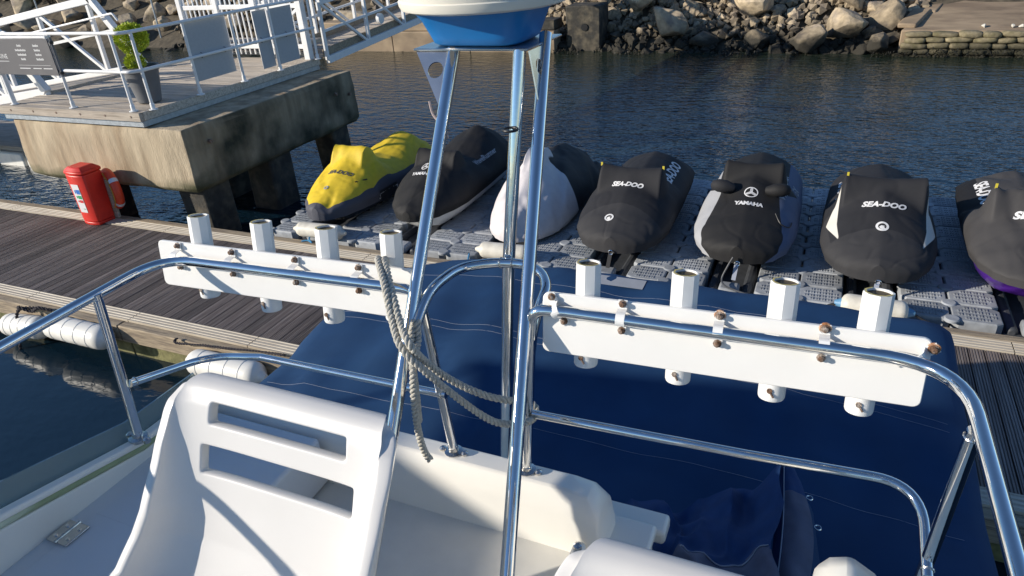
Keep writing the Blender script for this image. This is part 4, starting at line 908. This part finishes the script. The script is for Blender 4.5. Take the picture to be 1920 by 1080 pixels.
# left side: locker ledge, inner liner, rim with algae line, perspex screen
MB().box((-1.79, -2.3, FZ + .0), (-1.32, 1.29, 3.298)).build('side_locker', 'gelcoat_grey', boat, bevel=.012, bseg=3)
MB().box((-1.725, -1.0, 3.2985), (-1.36, .81, 3.3025)).build('locker_lid', 'gelcoat_grey', boat, bevel=.0015, bseg=2)
mat('algae', (0.30, 0.36, 0.20), 0.6, var=0.2, vscale=5, col2=(0.58, 0.62, 0.52), stretch=(1, .3, 3))
def liner(pr_, name, m_, bev=.004):
    """profile of (x, z at the aft end, rise per metre forward)"""
    rows_ = []
    for y in (-2.4, -1.0, 0, 1.03, 1.30): rows_.append([V(x, y, z + rs * max(0, 1.03 - y)) for x, z, rs in pr_])
    n_ = len(pr_)
    MB().add([p for r_ in rows_ for p in r_], [(i * n_ + j, i * n_ + (j + 1) % n_, (i + 1) * n_ + (j + 1) % n_, (i + 1) * n_ + j) for i in range(4) for j in range(n_)] + [tuple(range(n_)), tuple(4 * n_ + j for j in range(n_))]).build(name, m_, boat, bevel=bev, bseg=2, smooth=30)
liner([(-1.782, 3.27, .05), (-1.768, 3.335, .2), (-1.80, 3.335, .2), (-1.82, 3.27, .05)], 'side_liner', 'gelcoat')
liner([(-1.771, 3.336, .2), (-1.767, 3.345, .2), (-1.773, 3.356, .2), (-1.80, 3.356, .2), (-1.80, 3.336, .2)], 'rim_gasket', 'algae', .002)
liner([(-1.764, 3.357, .2), (-1.764, 3.376, .2), (-1.792, 3.380, .2), (-1.80, 3.357, .2)], 'rim', 'gelcoat', .005)
liner([(-1.822, 2.9, 0), (-1.822, 3.33, .2), (-1.84, 3.33, .2), (-1.86, 2.9, 0)], 'outer_side', 'gelcoat', .005)
liner([(-1.802, 3.34, .2), (-1.797, 3.34, .2), (-1.812, 3.432, .22), (-1.817, 3.432, .22)], 'side_screen', 'glass', 0)
hg = MB().box((-1.772, .692, 3.300), (-1.733, .765, 3.306)).build('hinge', 'stainless_dull', boat, bevel=.002)
MB().box((-1.729, .692, 3.304), (-1.69, .765, 3.310)).build('hinge_leaf', 'stainless_dull', hg, bevel=.002)
MB().tube([(-1.731, .690, 3.309), (-1.731, .767, 3.309)], .005, 8).build('hinge_pin', 'stainless_dull', hg)
for (x, y) in ((-1.756, .71), (-1.756, .745), (-1.706, .71), (-1.706, .745)): MB().lathe([(.005, .0), (.005, .0035), (.002, .004)], (x, y, 3.306 if x < -1.73 else 3.310), 8).build('screw', 'stainless', hg)
# right side
def right_side():
    mb = MB(); pr_ = [(.10, FZ), (.105, FZ + .30), (.13, FZ + .345), (.17, FZ + .365), (.22, FZ + .33), (.28, FZ + .25), (.50, FZ + .1), (.52, FZ - .2)]
    ys = [-2.3, 1.09, 1.16, 1.215, 1.245, 1.255]; ks = [1, 1, .98, .90, .72, .3]
    rows_ = [[V(a + (.03 if k < 1 else 0) * (1 - k), y, FZ + (b - FZ) * (k if b > FZ else 1)) for a, b in pr_] for y, k in zip(ys, ks)]; n_ = len(pr_)
    mb.add([p for r_ in rows_ for p in r_], [(i * n_ + j, i * n_ + j + 1, (i + 1) * n_ + j + 1, (i + 1) * n_ + j) for i in range(len(rows_) - 1) for j in range(n_ - 1)] + [tuple(range(n_)), tuple((len(rows_) - 1) * n_ + j for j in range(n_))])
    mb.build('right_coaming', 'gelcoat', boat, smooth=50, bevel=.01)
right_side()
# guard rails (steel tube)
RZ, RT = 3.87, .0142
def rl(pts, name='guard_rail', r=RT): return MB().tube(pts, r, 14).build(name, 'stainless', boat, smooth=60)
YL, YR = 1.305, 1.350
rl(fillet([(-1.78, -.9, RZ - .05), (-1.755, 1.285, RZ), (-1.0, 1.325, RZ), (-.90, 1.33, RZ), (-.885, 1.37, FZ + .19)], [.13, .02, .11], 10))
rl(fillet([(.36, -.9, RZ), (.31, 1.365, RZ), (-.50, 1.335, RZ), (-.585, 1.325, RZ), (-.65, 1.37, FZ + .19)], [.16, .02, .10], 10))
rl(fillet([(-1.75, 1.05, 3.575), (-1.75, 1.335, 3.49), (-1.55, 1.36, 3.51), (-.872, 1.35, 3.53)], [.22, .03], 10), 'mid_rail', .0118)
rl(fillet([(-.61, 1.35, 3.53), (-.07, 1.36, 3.54), (.30, 1.39, 3.535), (.312, 1.20, 3.46)], [.03, .16], 10), 'mid_rail', .0118)
rl([(-1.75, 1.054, RZ), (-1.772, 1.028, 3.378)], 'rail_post', .0135); rl([(.31, 1.18, RZ - .015), (.315, 1.26, 3.33)], 'rail_post', .0135)
rl(smooth_path([(-.872, 1.24, 3.80), (-.872, 1.33, 3.86), (-.86, 1.41, 3.875), (-.84, 1.47, 3.875), (-.79, 1.51, 3.875), (-.74, 1.528, 3.875), (-.688, 1.53, 3.875), (-.63, 1.50, 3.875), (-.592, 1.44, 3.87), (-.585, 1.38, 3.85), (-.592, 1.345, 3.80), (-.60, 1.34, 3.74)], 6), 'hoop', .0135)
for (x, y, z) in ((-.885, 1.37, FZ + .183), (-.65, 1.37, FZ + .183), (-1.775, 1.028, 3.384)):
    f_ = MB().lathe([(.028, -.006), (.028, .004), (.016, .008), (.015, .02)], (x, y, z), 16).build('rail_foot', 'stainless_dull', boat)
    for d in (-.036, .036): MB().lathe([(.011, -.006), (.011, .006), (.005, .011)], (x + d, y, z), 10).build('foot_screw', 'stainless_dull', f_)

def bead(c, d, r_):
    d = Vector(d).normalized(); e1 = d.cross(V(.2, .3, .9)).normalized(); e2 = d.cross(e1)
    MB().tube([Vector(c) + (e1 * math.cos(a) + e2 * math.sin(a)) * r_ for a in [k * 6.2832 / 16 for k in range(16)]], .0024, 6, closed=True).build('weld_bead', 'stainless_dull', boat)
for c_, d_, r_ in (((-1.753, 1.053, RZ - .016), (0, 0, 1), .0135), ((.310, 1.182, RZ - .030), (0, .15, -1), .0138), ((-1.75, 1.066, 3.571), (0, 1, -.3), .0122), ((.312, 1.215, 3.466), (0, 1, .4), .0122), ((-.886, 1.349, 3.53), (1, 0, 0), .0122), ((-.624, 1.35, 3.53), (1, 0, 0), .0122), ((-.755, 1.525, 3.875), (1, .1, 0), .0138), ((-.722, 1.53, 3.875), (1, .1, 0), .0138)): bead(c_, d_, r_)

# --- unseen yacht to our left, added so its canopy shades our canvas
nbt = thing('unseen_yacht', (-8.9, -4.5, 0), 'white motor yacht added out of view, its raised canopy casting shade', 'boat')
def nhull(u, v):
    y = -11 + 11.5 * v; s_ = 2 * u - 1; k = abs(s_); bw_ = 1.9 * min(1, (v / .45) ** .6 if v > 0 else 0)
    return V(-8.9 + math.copysign(bw_ * lerp_tab([(0, 0), (.5, .80), (.8, .95), (1, 1.0)], k), s_), y, lerp_tab([(0, -.5), (.5, -.2), (.8, .5), (1, 1.3)], k) + .5 * (1 - v) ** 2 * k)
MB().grid(nhull, 25, 26).build('hull', 'hull_white_boat', nbt, smooth=50, solid=.02)
MB().box((-10.6, -8.0, 1.0), (-7.2, .2, 1.3)).build('side_deck', 'gelcoat', nbt, bevel=.03)
MB().box((-10.2, -7.5, 1.3), (-7.6, -2.4, 3.0)).build('cabin', 'hull_white_boat', nbt, bevel=.2, bseg=4)
MB().box((-10.3, -7.0, 3.005), (-7.5, -1.6, 3.9)).build('flybridge', 'gelcoat', nbt, bevel=.15, bseg=4)
MB().grid(lambda u, v: V(-9.55 + 2.35 * u, -3.75 + 1.2 * v + .35 * u, 6.0 + .12 * math.sin(math.pi * u) * math.sin(math.pi * v)), 12, 10).build('shade_canopy', 'canvas', nbt, smooth=60, solid=.02, fix=False)
for (x, y) in ((-9.5, -3.7), (-9.5, -2.6), (-7.3, -3.4), (-7.3, -2.3)): MB().tube([(x, y - .3, 3.85), (x, y, 6.0)], .016, 8).build('canopy_pole', 'stainless', nbt)

# --- rod holder racks
def rack(p0, p1, y0, y1, tubes, clamps, label, lean, H0, H1, extra):
    t = thing('rod_rack', ((p0 + p1) / 2, (y0 + y1) / 2, RZ - .15), label, 'rod rack')
    u = V(math.cos(math.atan2(y1 - y0, p1 - p0)), math.sin(math.atan2(y1 - y0, p1 - p0)), 0); ln = R(lean)
    nrm = V(0, 0, 1).cross(u) * -1; nrm = V(u.y, -u.x, 0)          # towards the camera side
    upv = V(0, 0, 1) * math.cos(ln) - nrm * math.sin(ln); out = nrm * math.cos(ln) + V(0, 0, 1) * math.sin(ln)
    o = V(p0, y0, RZ) - out * (RT + .006); L_ = V(p1 - p0, y1 - y0, 0).length
    P = lambda a, b, c=0.0: o + u * a + upv * b + out * c
    r_ = .016; ol = []
    for (ca, cb, a0) in ((r_, H0 + r_, math.pi), (L_ - r_, H0 + r_, 1.5 * math.pi), (L_ - r_, H1 - r_, 0), (r_, H1 - r_, .5 * math.pi)):
        for k in range(6): a = a0 + k / 5 * math.pi / 2; ol.append((ca + r_ * math.cos(a), cb + r_ * math.sin(a)))
    MB().prism([P(a, b, -.007) for a, b in ol], out * .012).build('panel', 'panel_white', t, smooth=30, bevel=.002, bseg=1)
    R_ = .0295
    for (a, zt, zb) in tubes:
        c = -.008 - R_ * .93
        tb = MB(); seg = 32; rings = []
        def octr(q): m_ = (q + math.pi / 8) % (math.pi / 4) - math.pi / 8; return math.cos(math.pi / 8) / math.cos(m_) * 1.03
        for (b, rr, oc) in ((zb, R_ * .94, 0), (zb + .004, R_ * .99, 0), (zb + .012, R_, 0), (H0 + .02, R_, 0), (H1 - .02, R_, 1), (zt - .003, R_, 1), (zt, R_ * .985, 1), (zt, R_ * .86, 0), (zt - .05, R_ * .84, 0)):
            rings.append([P(a, b, c) + (u * math.cos(q) + out * math.sin(q)) * rr * (octr(q + math.pi / 8) if oc else 1) for q in [k * 2 * math.pi / seg for k in range(seg)]])
        tb.add([p for r2 in rings for p in r2], [(i * seg + k, i * seg + (k + 1) % seg, (i + 1) * seg + (k + 1) % seg, (i + 1) * seg + k) for i in range(len(rings) - 1) for k in range(seg)] + [tuple(range(seg))])
        to = tb.build('tube', 'pvc', t, smooth=24)
        MB().add([P(a, zt - .005, c) + (u * math.cos(q) + out * math.sin(q)) * R_ * .86 for q in [k * 2 * math.pi / 16 for k in range(16)]], [tuple(range(16))]).build('shade_disc', 'tube_shade', to, smooth=0)  # dark disc just under the rim paints the shade inside the tube
        MB().add([P(a, zt + .0012, c) + (u * math.cos(q) + out * math.sin(q)) * R_ * k2 for k2 in (.99, .85) for q in [math.pi / 8 + k * 2 * math.pi / 8 for k in range(8)]], [(k, k + 1, 8 + k + 1, 8 + k) for k in range(-1, 5) if k >= 0]).build('yellowed_rim', 'yellowed', to, smooth=0)
        pin = MB().tube([P(a - .005, zb + .028, c + R_ * .8), P(a - .005, zb + .028, c + R_ * 1.10)], .0062, 8)
        pin.tube([P(a - .005, zb + .028, c + R_ * 1.05), P(a + .004, zb + .014, c + R_ * 1.12)], .0022, 6).build('split_pin', 'rust', to)
    for (a, rot) in clamps:
        cl = MB(); w_ = .0105; pts = []
        for k in range(11):
            q = math.pi * k / 10; pts.append((-math.cos(q) * (RT + .003), math.sin(q) * (RT + .003) + RT + .0065))
        pts = [(-.042, .0085), (-.021, .0085)] + pts + [(.021, .0085), (.042, .0085)]
        cr_, sr_ = math.cos(rot), math.sin(rot); 
        for (s0, d0), (s1, d1) in zip(pts, pts[1:]):
            q = [(s0, -w_, d0), (s1, -w_, d1), (s1, w_, d1), (s0, w_, d0)]
            cl.add([P(a + (b_ * cr_ + s_ * sr_), (s_ * cr_ - b_ * sr_), d_ - .0008) for s_, b_, d_ in q] + [P(a + (b_ * cr_ + s_ * sr_), (s_ * cr_ - b_ * sr_), d_ + .0018) for s_, b_, d_ in q], [(0, 1, 2, 3), (7, 6, 5, 4), (0, 4, 5, 1), (1, 5, 6, 2), (2, 6, 7, 3), (3, 7, 4, 0)])
        co_ = cl.build('clamp', 'pvc', t, smooth=40)
        for s_ in (-.033, .033):
            q = P(a + s_ * sr_, s_ * cr_, .0105); MB().tube([q - out * .004, q + out * .002, q + out * .0025, q + out * .010, q + out * .012], [.0095, .0095, .0066, .0064, .004], 8).build('bolt', 'rust', co_)
            MB().tube([q - out * .0035, q - out * .0002], [.0132, .012], 12).build('rust_patch', 'rust_stain', co_) if extra and s_ > 0 and a > .3 else None
    return t
rack(-1.80, -.91, 1.298, 1.340, [(.135, .118, -.135), (.365, .118, -.15), (.585, .120, -.155), (.79, .125, -.12)], [(.085, .0), (.285, .06), (.505, .06), (.71, .06)], 'white rod holder rack with four upright tubes beside the hanging rope', 9, -.100, .041, False)
rack(-.565, .255, 1.335, 1.372, [(.10, .108, -.155), (.325, .108, -.16), (.535, .112, -.165), (.715, .110, -.165)], [(.04, -.5), (.195, .0), (.41, .0), (.622, .0), (.795, 1.0)], 'white rod holder rack with rusty clamps on the rail above the shaded canopy', 9, -.118, .036, True)

# --- radar mast
mast = thing('radar_mast', (-.8, 1.4, FZ), 'polished steel tripod radar mast with triangular gussets standing on the flybridge', 'mast')
PZ = 4.40
Lt, Mt, Rt_ = V(-.92, 1.683, PZ), V(-.733, 1.685, PZ), V(-.706, 1.80, PZ + .02)
Lb, Mb_, Rb = V(-.865, .77, FZ), V(-.80, 1.535, FZ + .05), V(-.475, .74, FZ)
mr_ = .0172
for a, b in ((Lb, Lt), (Rb, Rt_)): MB().tube([a, a.lerp(b, .5), b], mr_, 16).build('leg', 'stainless', mast, smooth=60); MB().lathe([(.045, 0), (.045, .008), (.02, .01), (.02, .03)], a, 16).build('foot_plate', 'stainless_dull', mast)
MB().tube([Mb_, V(-.745, 1.555, 3.87), Mt], mr_, 16).build('leg', 'stainless', mast, smooth=60)
MB().lathe([(.045, 0), (.045, .008), (.02, .01)], Mb_ - V(0, 0, .05), 16).build('foot_plate', 'stainless_dull', mast)
MB().prism([V(-1.03, 1.66, PZ), V(-.705, 1.67, PZ), V(-.695, 1.895, PZ), V(-1.03, 1.89, PZ)], (0, 0, .006)).build('mount_plate', 'stainless_dull', mast, bevel=.002, bseg=1)
def gusset(p, q, r_, nrm, hole):
    p, q, r_ = Vector(p), Vector(q), Vector(r_); mb = MB(); c = p * .36 + q * .34 + r_ * .30; n_ = 20; e1 = (q - p).normalized(); nn = (q - p).cross(r_ - p).normalized(); e2 = nn.cross(e1)
    tri = [p, q, r_]; outer = []; inner = []
    for k in range(n_ * 3):      # outer walk and inner circle, matched by angle
        s_ = k / n_; i = int(s_) % 3; f_ = s_ - int(s_); o_ = tri[i].lerp(tri[(i + 1) % 3], f_); outer.append(o_); d = (o_ - c).normalized(); inner.append(c + d * hole)
    N = len(outer)
    for off in (-.002, .002): mb.add([v + nn * off for v in outer + inner], [(k, (k + 1) % N, N + (k + 1) % N, N + k) for k in range(N)])
    mb.add([v + nn * o_ for o_ in (-.002, .002) for v in outer], [(k, (k + 1) % N, N + (k + 1) % N, N + k) for k in range(N)]); mb.add([v + nn * o_ for o_ in (-.002, .002) for v in inner], [(k, (k + 1) % N, N + (k + 1) % N, N + k) for k in range(N)])
    return mb.build('gusset', 'stainless_dull', mast, smooth=30)
gusset(V(-1.025, 1.668, PZ - .001), V(-.925, 1.672, PZ - .001), Lt.lerp(Lb, .115) + V(0, 0, 0), None, .022)
gusset(V(-.706, 1.68, PZ - .001), V(-.70, 1.80, PZ - .001), Rt_.lerp(Rb, .13), None, .020)
MB().tube([V(-.735, 1.60, 4.22) + V(.019 * math.cos(a), .019 * math.sin(a), 0) for a in [k * 6.283 / 14 for k in range(14)]], .0035, 6, closed=True).build('cable_tie', 'black_plastic', mast)
s0 = Lt.lerp(Lb, .10)
tag(MB().tube(smooth_path([s0 + V(-.03, -.022, .02), s0 + V(-.024, -.024, -.01), s0 + V(-.008, -.026, -.03), s0 + V(.008, -.022, -.05), s0 + V(.012, -.022, -.075)], 6), .003, 6).build('string', 'string'), 'short pale string tied round the mast leg under the gusset', 'string')
# --- radar scanner
rad = thing('radar_dome', (-.868, 1.78, PZ + .008), 'cream radar dome with a blue moulded base on the mast plate', 'radar')
mb = MB(); rings = []
for (z, hx, hy, rr) in ((.008, .118, .095, .05), (.014, .128, .105, .055), (.03, .134, .112, .06), (.075, .150, .135, .075), (.092, .162, .15, .09), (.096, .165, .155, .09)):
    rg = []
    for k in range(32):
        a = 2 * math.pi * k / 32; ca, sa = math.cos(a), math.sin(a); e = .42
        rg.append(V(-.868 + hx * math.copysign(abs(ca) ** e, ca), 1.785 + hy * math.copysign(abs(sa) ** e, sa), PZ + z))
    rings.append(rg)
mb.add([p for r_ in rings for p in r_], [(i * 32 + k, i * 32 + (k + 1) % 32, (i + 1) * 32 + (k + 1) % 32, (i + 1) * 32 + k) for i in range(len(rings) - 1) for k in range(32)] + [tuple(range(31, -1, -1))])
mb.build('base', 'radar_blue', rad, smooth=50)
MB().lathe([(.15, .094), (.205, .096), (.222, .102), (.226, .11), (.228, .122), (.2245, .125), (.226, .130), (.230, .155), (.231, .20), (.222, .235), (.19, .262), (.12, .28), (.01, .286)], (-.868, 1.785, PZ), 56).build('dome', 'radar_white', rad, smooth=40)

# --- seats
def seat_s(u, v):
    s_ = 2 * u - 1
    prof_ = [(0, .22, 3.37), (.04, .235, 3.41), (.15, .31, 3.40), (.28, .42, 3.365), (.36, .52, 3.355), (.44, .615, 3.38), (.52, .69, 3.44), (.60, .75, 3.53), (.68, .79, 3.62), (.80, .835, 3.735), (.90, .868, 3.82), (.955, .890, 3.848), (.985, .912, 3.852), (1.0, .928, 3.84)]
    for (a, y0, z0), (b, y1, z1) in zip(prof_, prof_[1:]):
        if v <= b + 1e-6: k = (v - a) / (b - a); y, z = y0 + (y1 - y0) * k, z0 + (z1 - z0) * k; break
    w_ = .290 + .004 * max(0, (v - .5) / .5)
    w_ += .045 * min(1, max(0, (.66 - v) / .2))
    if v > .84: w_ *= math.sqrt(max(0.0, 1 - ((v - .84) / .165) ** 2.4)) * .30 + .70
    if v < .12: w_ *= .9 + .1 * math.sqrt(max(0, 1 - ((.12 - v) / .12) ** 2))
    ty, tz = y1 - y0, z1 - z0; tl = math.hypot(ty, tz); ny, nz_ = -tz / tl, ty / tl
    if .26 < v < .66:        # blend the bend
        k2 = (v - .26) / .40; ang = math.pi / 2 + k2 * (math.pi / 2 - .3); ny, nz_ = math.cos(ang), math.sin(ang)
    elif v >= .66: ny, nz_ = -.955, .295
    else: ny, nz_ = 0, 1
    side = abs(s_) ** 3.6 * lerp_tab([(0, .01), (.08, .05), (.28, .11), (.5, .12), (.66, .10), (.78, .065), (.87, .04), (.94, .015), (1, .0)], v)
    y += ny * side; z += nz_ * side
    x = w_ * math.copysign(1 - (1 - abs(s_)) ** 1.7, s_)
    # moulded ribs round the slots
    return V(x, y, z)
def seat(dx, dy, label, rz=0):
    t = thing('helm_seat', (-.990 + dx, .62 + dy, FZ), label, 'seat', rz=rz)
    NU, NV = 69, 101
    def mf(u, v):
        s_ = 2 * u - 1
        if .860 < v < .908 and -.43 < s_ < .43: return None
        if .738 < v < .803 and -.50 < s_ < .52: return None
        return 0
    mb = MB(); mb.grid(lambda u, v: seat_s(u, v) + V(0, -.62, -FZ - .048), NU, NV, mf)
    mb.build('shell', 'seat_plastic', t, smooth=80, local=True, solid=.030, subsurf=2, fix=False)
    MB().lathe([(.14, 0), (.14, .012), (.035, .02), (.035, .16), (.1, .17), (.1, .178)], (0, -.08, .002), 24).build('pedestal', 'stainless_dull', t, local=True)
    return t
seat(0, 0, 'white moulded plastic bucket seat with two slots in its back'); seat(.995, -.155, 'white moulded plastic bucket seat beside the stairwell, only the top of its back in view', 0.0)

# --- cockpit canopy
can = thing('cockpit_canopy', (-1.05, 2.8, 1.1), 'large dark blue canvas canopy stretched over the aft cockpit', 'canopy')
bm = bmesh.new(); bmesh.ops.create_cube(bm, size=1); bmesh.ops.subdivide_edges(bm, edges=bm.edges, cuts=44, use_grid_fill=True)
bmesh.ops.delete(bm, geom=[f for f in bm.faces if f.normal.z < -.5], context='FACES')
X0, X1, Y0, Y1, Z0, Z1 = -2.93, .84, 1.30, 4.16, 1.15, 2.42; rr = .09
vs = []; 
for v in bm.verts:
    p = V(X0 + (v.co.x + .5) * (X1 - X0), Y0 + (v.co.y + .5) * (Y1 - Y0), Z0 + (v.co.z + .5) * (Z1 - Z0))
    q = V(min(max(p.x, X0 + rr), X1 - rr), min(max(p.y, Y0 + rr), Y1 - rr), min(max(p.z, Z0 + rr), Z1 - rr)); d = p - q
    if d.length > 1e-6: p = q + d.normalized() * rr
    sx_, sy_ = (p.x - X0) / (X1 - X0), (p.y - Y0) / (Y1 - Y0); k = min(1, max(0, (p.z - 1.9) / .4))
    p.z += k * (.10 * max(0, math.sin(math.pi * min(1, max(0, sx_)))) ** .6 + .05 * math.exp(-((sy_ - .62) / .12) ** 2) - .03 * math.sin(math.pi * sy_) + .055 * nz3(p, 1.1) + .024 * nz3((p.x * 2.2, p.y * .9, 0), 2.0) + .006 * nz3(p, 6) - .02 * max(0, 1 - abs(nz3((p.x * .8 + p.y * .5, p.y * .35, 2), 1.6)) * 8) * (1 - abs(2 * sy_ - 1)) - .05 * max(0, .25 - sx_) * 4 * max(0, .7 - sy_))
    lower = 1 - k; p.x += lower * .03 * nz3((p.x * 0, p.y * 3, p.z * .8)) + (p.x + 1.05) * -.06 * lower; p.y += lower * (.025 * nz3((p.x * 3, 0, p.z * .8)) if sy_ > .9 else 0)
    cn = max(0, 1 - math.hypot(p.x - X0, p.y - Y1) / .5); p.y -= cn * .16; p.x += cn * .10
    v.co = p
bm.verts.index_update(); mb = MB().add([v.co.copy() for v in bm.verts], [tuple(v.index for v in f.verts) for f in bm.faces]); bm.free()
cbvh = BVHTree.FromPolygons([v.copy() for v in mb.v], mb.f)
mb.build('canvas_sheet', 'canvas', can, smooth=70, fix=False)
def on_canvas(x, y, off=.003): h = cbvh.ray_cast(V(x, y, 4), V(0, 0, -1)); return h[0] + V(0, 0, off)
for yy in (3.84, 3.17, 3.105, 2.45):
    MB().tube([on_canvas(x, yy + .01 * nz3((x, yy, 0)), .0015) for x in [X0 + .12 + k * (X1 - X0 - .24) / 60 for k in range(61)]], .0007, 5).build('seam_stitching', 'stitch', can)
mb = MB(); q = [on_canvas(*p, .004) for p in ((-1.26, 3.93), (-.95, 3.95), (-.95, 4.07), (-1.26, 4.06))]; mb.add(q, [(0, 1, 2, 3)]).build('grey_patch', 'cover_silver', can, smooth=0)
# turned back entry flap, lying crumpled at the stairwell
flap = thing('canvas_flap', (-.15, 1.85, 2.5), 'crumpled navy canvas flap folded back beside the stairwell', 'canvas flap')
def bil(a, b, c, d, u, v): return (Vector(a) * (1 - u) + Vector(b) * u) * (1 - v) + (Vector(d) * (1 - u) + Vector(c) * u) * v
def flapf(u, v):
    p = bil((-.34, 1.40, 2.98), (.05, 1.30, 3.0), (.02, 2.24, 2.76), (-.50, 1.86, 2.74), u, v)
    n1 = nz3((u * 2.3, v * 2.1, 1.7)); f1 = 1 - abs(nz3((u * 3.1 + .6 * n1, v * 1.6, 8.1))) * 2.2
    p.z += -.10 * math.sin(math.pi * u) * v + .05 * n1 + .045 * max(0, f1) ** 2 + .03 * math.sin(u * 15 + 5 * v + 3 * n1) * (1 - v) * u + .03 * nz3((u * 7, v * 6, 1)) + .06 * max(0, u - .85) / .15
    p += V(.04 * nz3((u * 3, v * 4, 19)), .06 * nz3((u * 4, v * 3, 9)), 0)
    return p
MB().grid(flapf, 90, 60, lambda u, v: 1 if v < .42 - .1 * u + .05 * math.sin(u * 9) else 0).build('inner_fold', ['canvas_flap', 'canvas_sunlit'], flap, smooth=70, fix=False)  # near part takes the canvas colour with sunlight painted in
def flap2(u, v):
    p = bil((.03, 1.42, 2.92), (.11, 1.42, 2.94), (.055, 2.28, 2.76), (.015, 2.28, 2.77), u, v)
    p += V(.06 * math.sin(v * 3.1) * u, 0, .03 * math.sin(math.pi * u) * (1.3 - v)); return p + V(0, 0, .008 * nz3((u * 3, v * 9, 4)))
MB().grid(flap2, 14, 40, lambda u, v: 1 if .2 < u and v < .75 else 0).build('zip_strip', ['canvas_flap', 'canvas_sunlit'], flap, smooth=70, fix=False)
MB().tube([flap2(.2, k / 30) + V(0, -.002, .004) for k in range(31)], .0022, 5).build('zip_stitching', 'stitch', flap)
MB().tube([flapf(.35 + .63 * k / 30, .30 + .06 * k / 30) + V(0, 0, .004) for k in range(31)], .0022, 5).build('edge_stitching', 'stitch', flap)
for (x, y) in ((.13, 2.16), (.165, 2.02)):
    c0 = on_canvas(x, y, .25); MB().tube([c0 + V(.011 * math.cos(a), .011 * math.sin(a), .0) for a in [k * 6.283 / 14 for k in range(14)]], .0025, 6, closed=True).build('grommet', 'stainless', flap)
def flap3(u, v):
    p = bil((.10, 1.6, 2.80), (.24, 1.6, 2.60), (.16, 2.26, 2.55), (.05, 2.28, 2.74), u, v); p.z += .015 * nz3((u * 4, v * 6, 3)); return p
MB().grid(flap3, 12, 20).build('outer_fold', 'canvas', flap, smooth=70, fix=False)

# --- rope hung over the left rack and round the mast
def rope(paths, label):
    t = thing('rope', Vector(paths[0][0]), label, 'rope')
    for pts in paths: twine(pts, .0056, .0046, 25, 3, n=20).build('strand', 'rope', t, smooth=60)
    return t
rope([[(-1.044, 1.400, 3.884), (-1.035, 1.370, 3.918), (-1.009, 1.330, 3.937), (-0.942, 1.250, 3.911), (-0.900, 1.200, 3.855), (-0.854, 1.155, 3.815), (-0.809, 1.160, 3.760), (-0.761, 1.210, 3.657), (-0.706, 1.250, 3.574), (-0.670, 1.280, 3.536), (-0.611, 1.300, 3.538), (-0.613, 1.370, 3.507), (-0.621, 1.390, 3.523), (-0.653, 1.400, 3.526)],
      [(-1.027, 1.400, 3.883), (-1.015, 1.370, 3.918), (-0.989, 1.330, 3.937), (-0.923, 1.250, 3.899), (-0.878, 1.200, 3.851), (-0.828, 1.155, 3.827), (-0.812, 1.190, 3.755), (-0.775, 1.230, 3.685), (-0.713, 1.260, 3.636), (-0.654, 1.290, 3.608), (-0.626, 1.360, 3.561)],
      [(-0.856, 1.240, 3.840), (-0.846, 1.215, 3.795), (-0.829, 1.165, 3.783), (-0.832, 1.150, 3.715), (-0.839, 1.150, 3.632), (-0.847, 1.160, 3.545), (-0.847, 1.170, 3.484), (-0.840, 1.180, 3.447)],
      [(-0.867, 1.245, 3.827), (-0.856, 1.200, 3.802), (-0.830, 1.155, 3.759), (-0.840, 1.165, 3.670), (-0.852, 1.175, 3.576)]], 'grey three strand rope draped over the rack and tied round the mast')
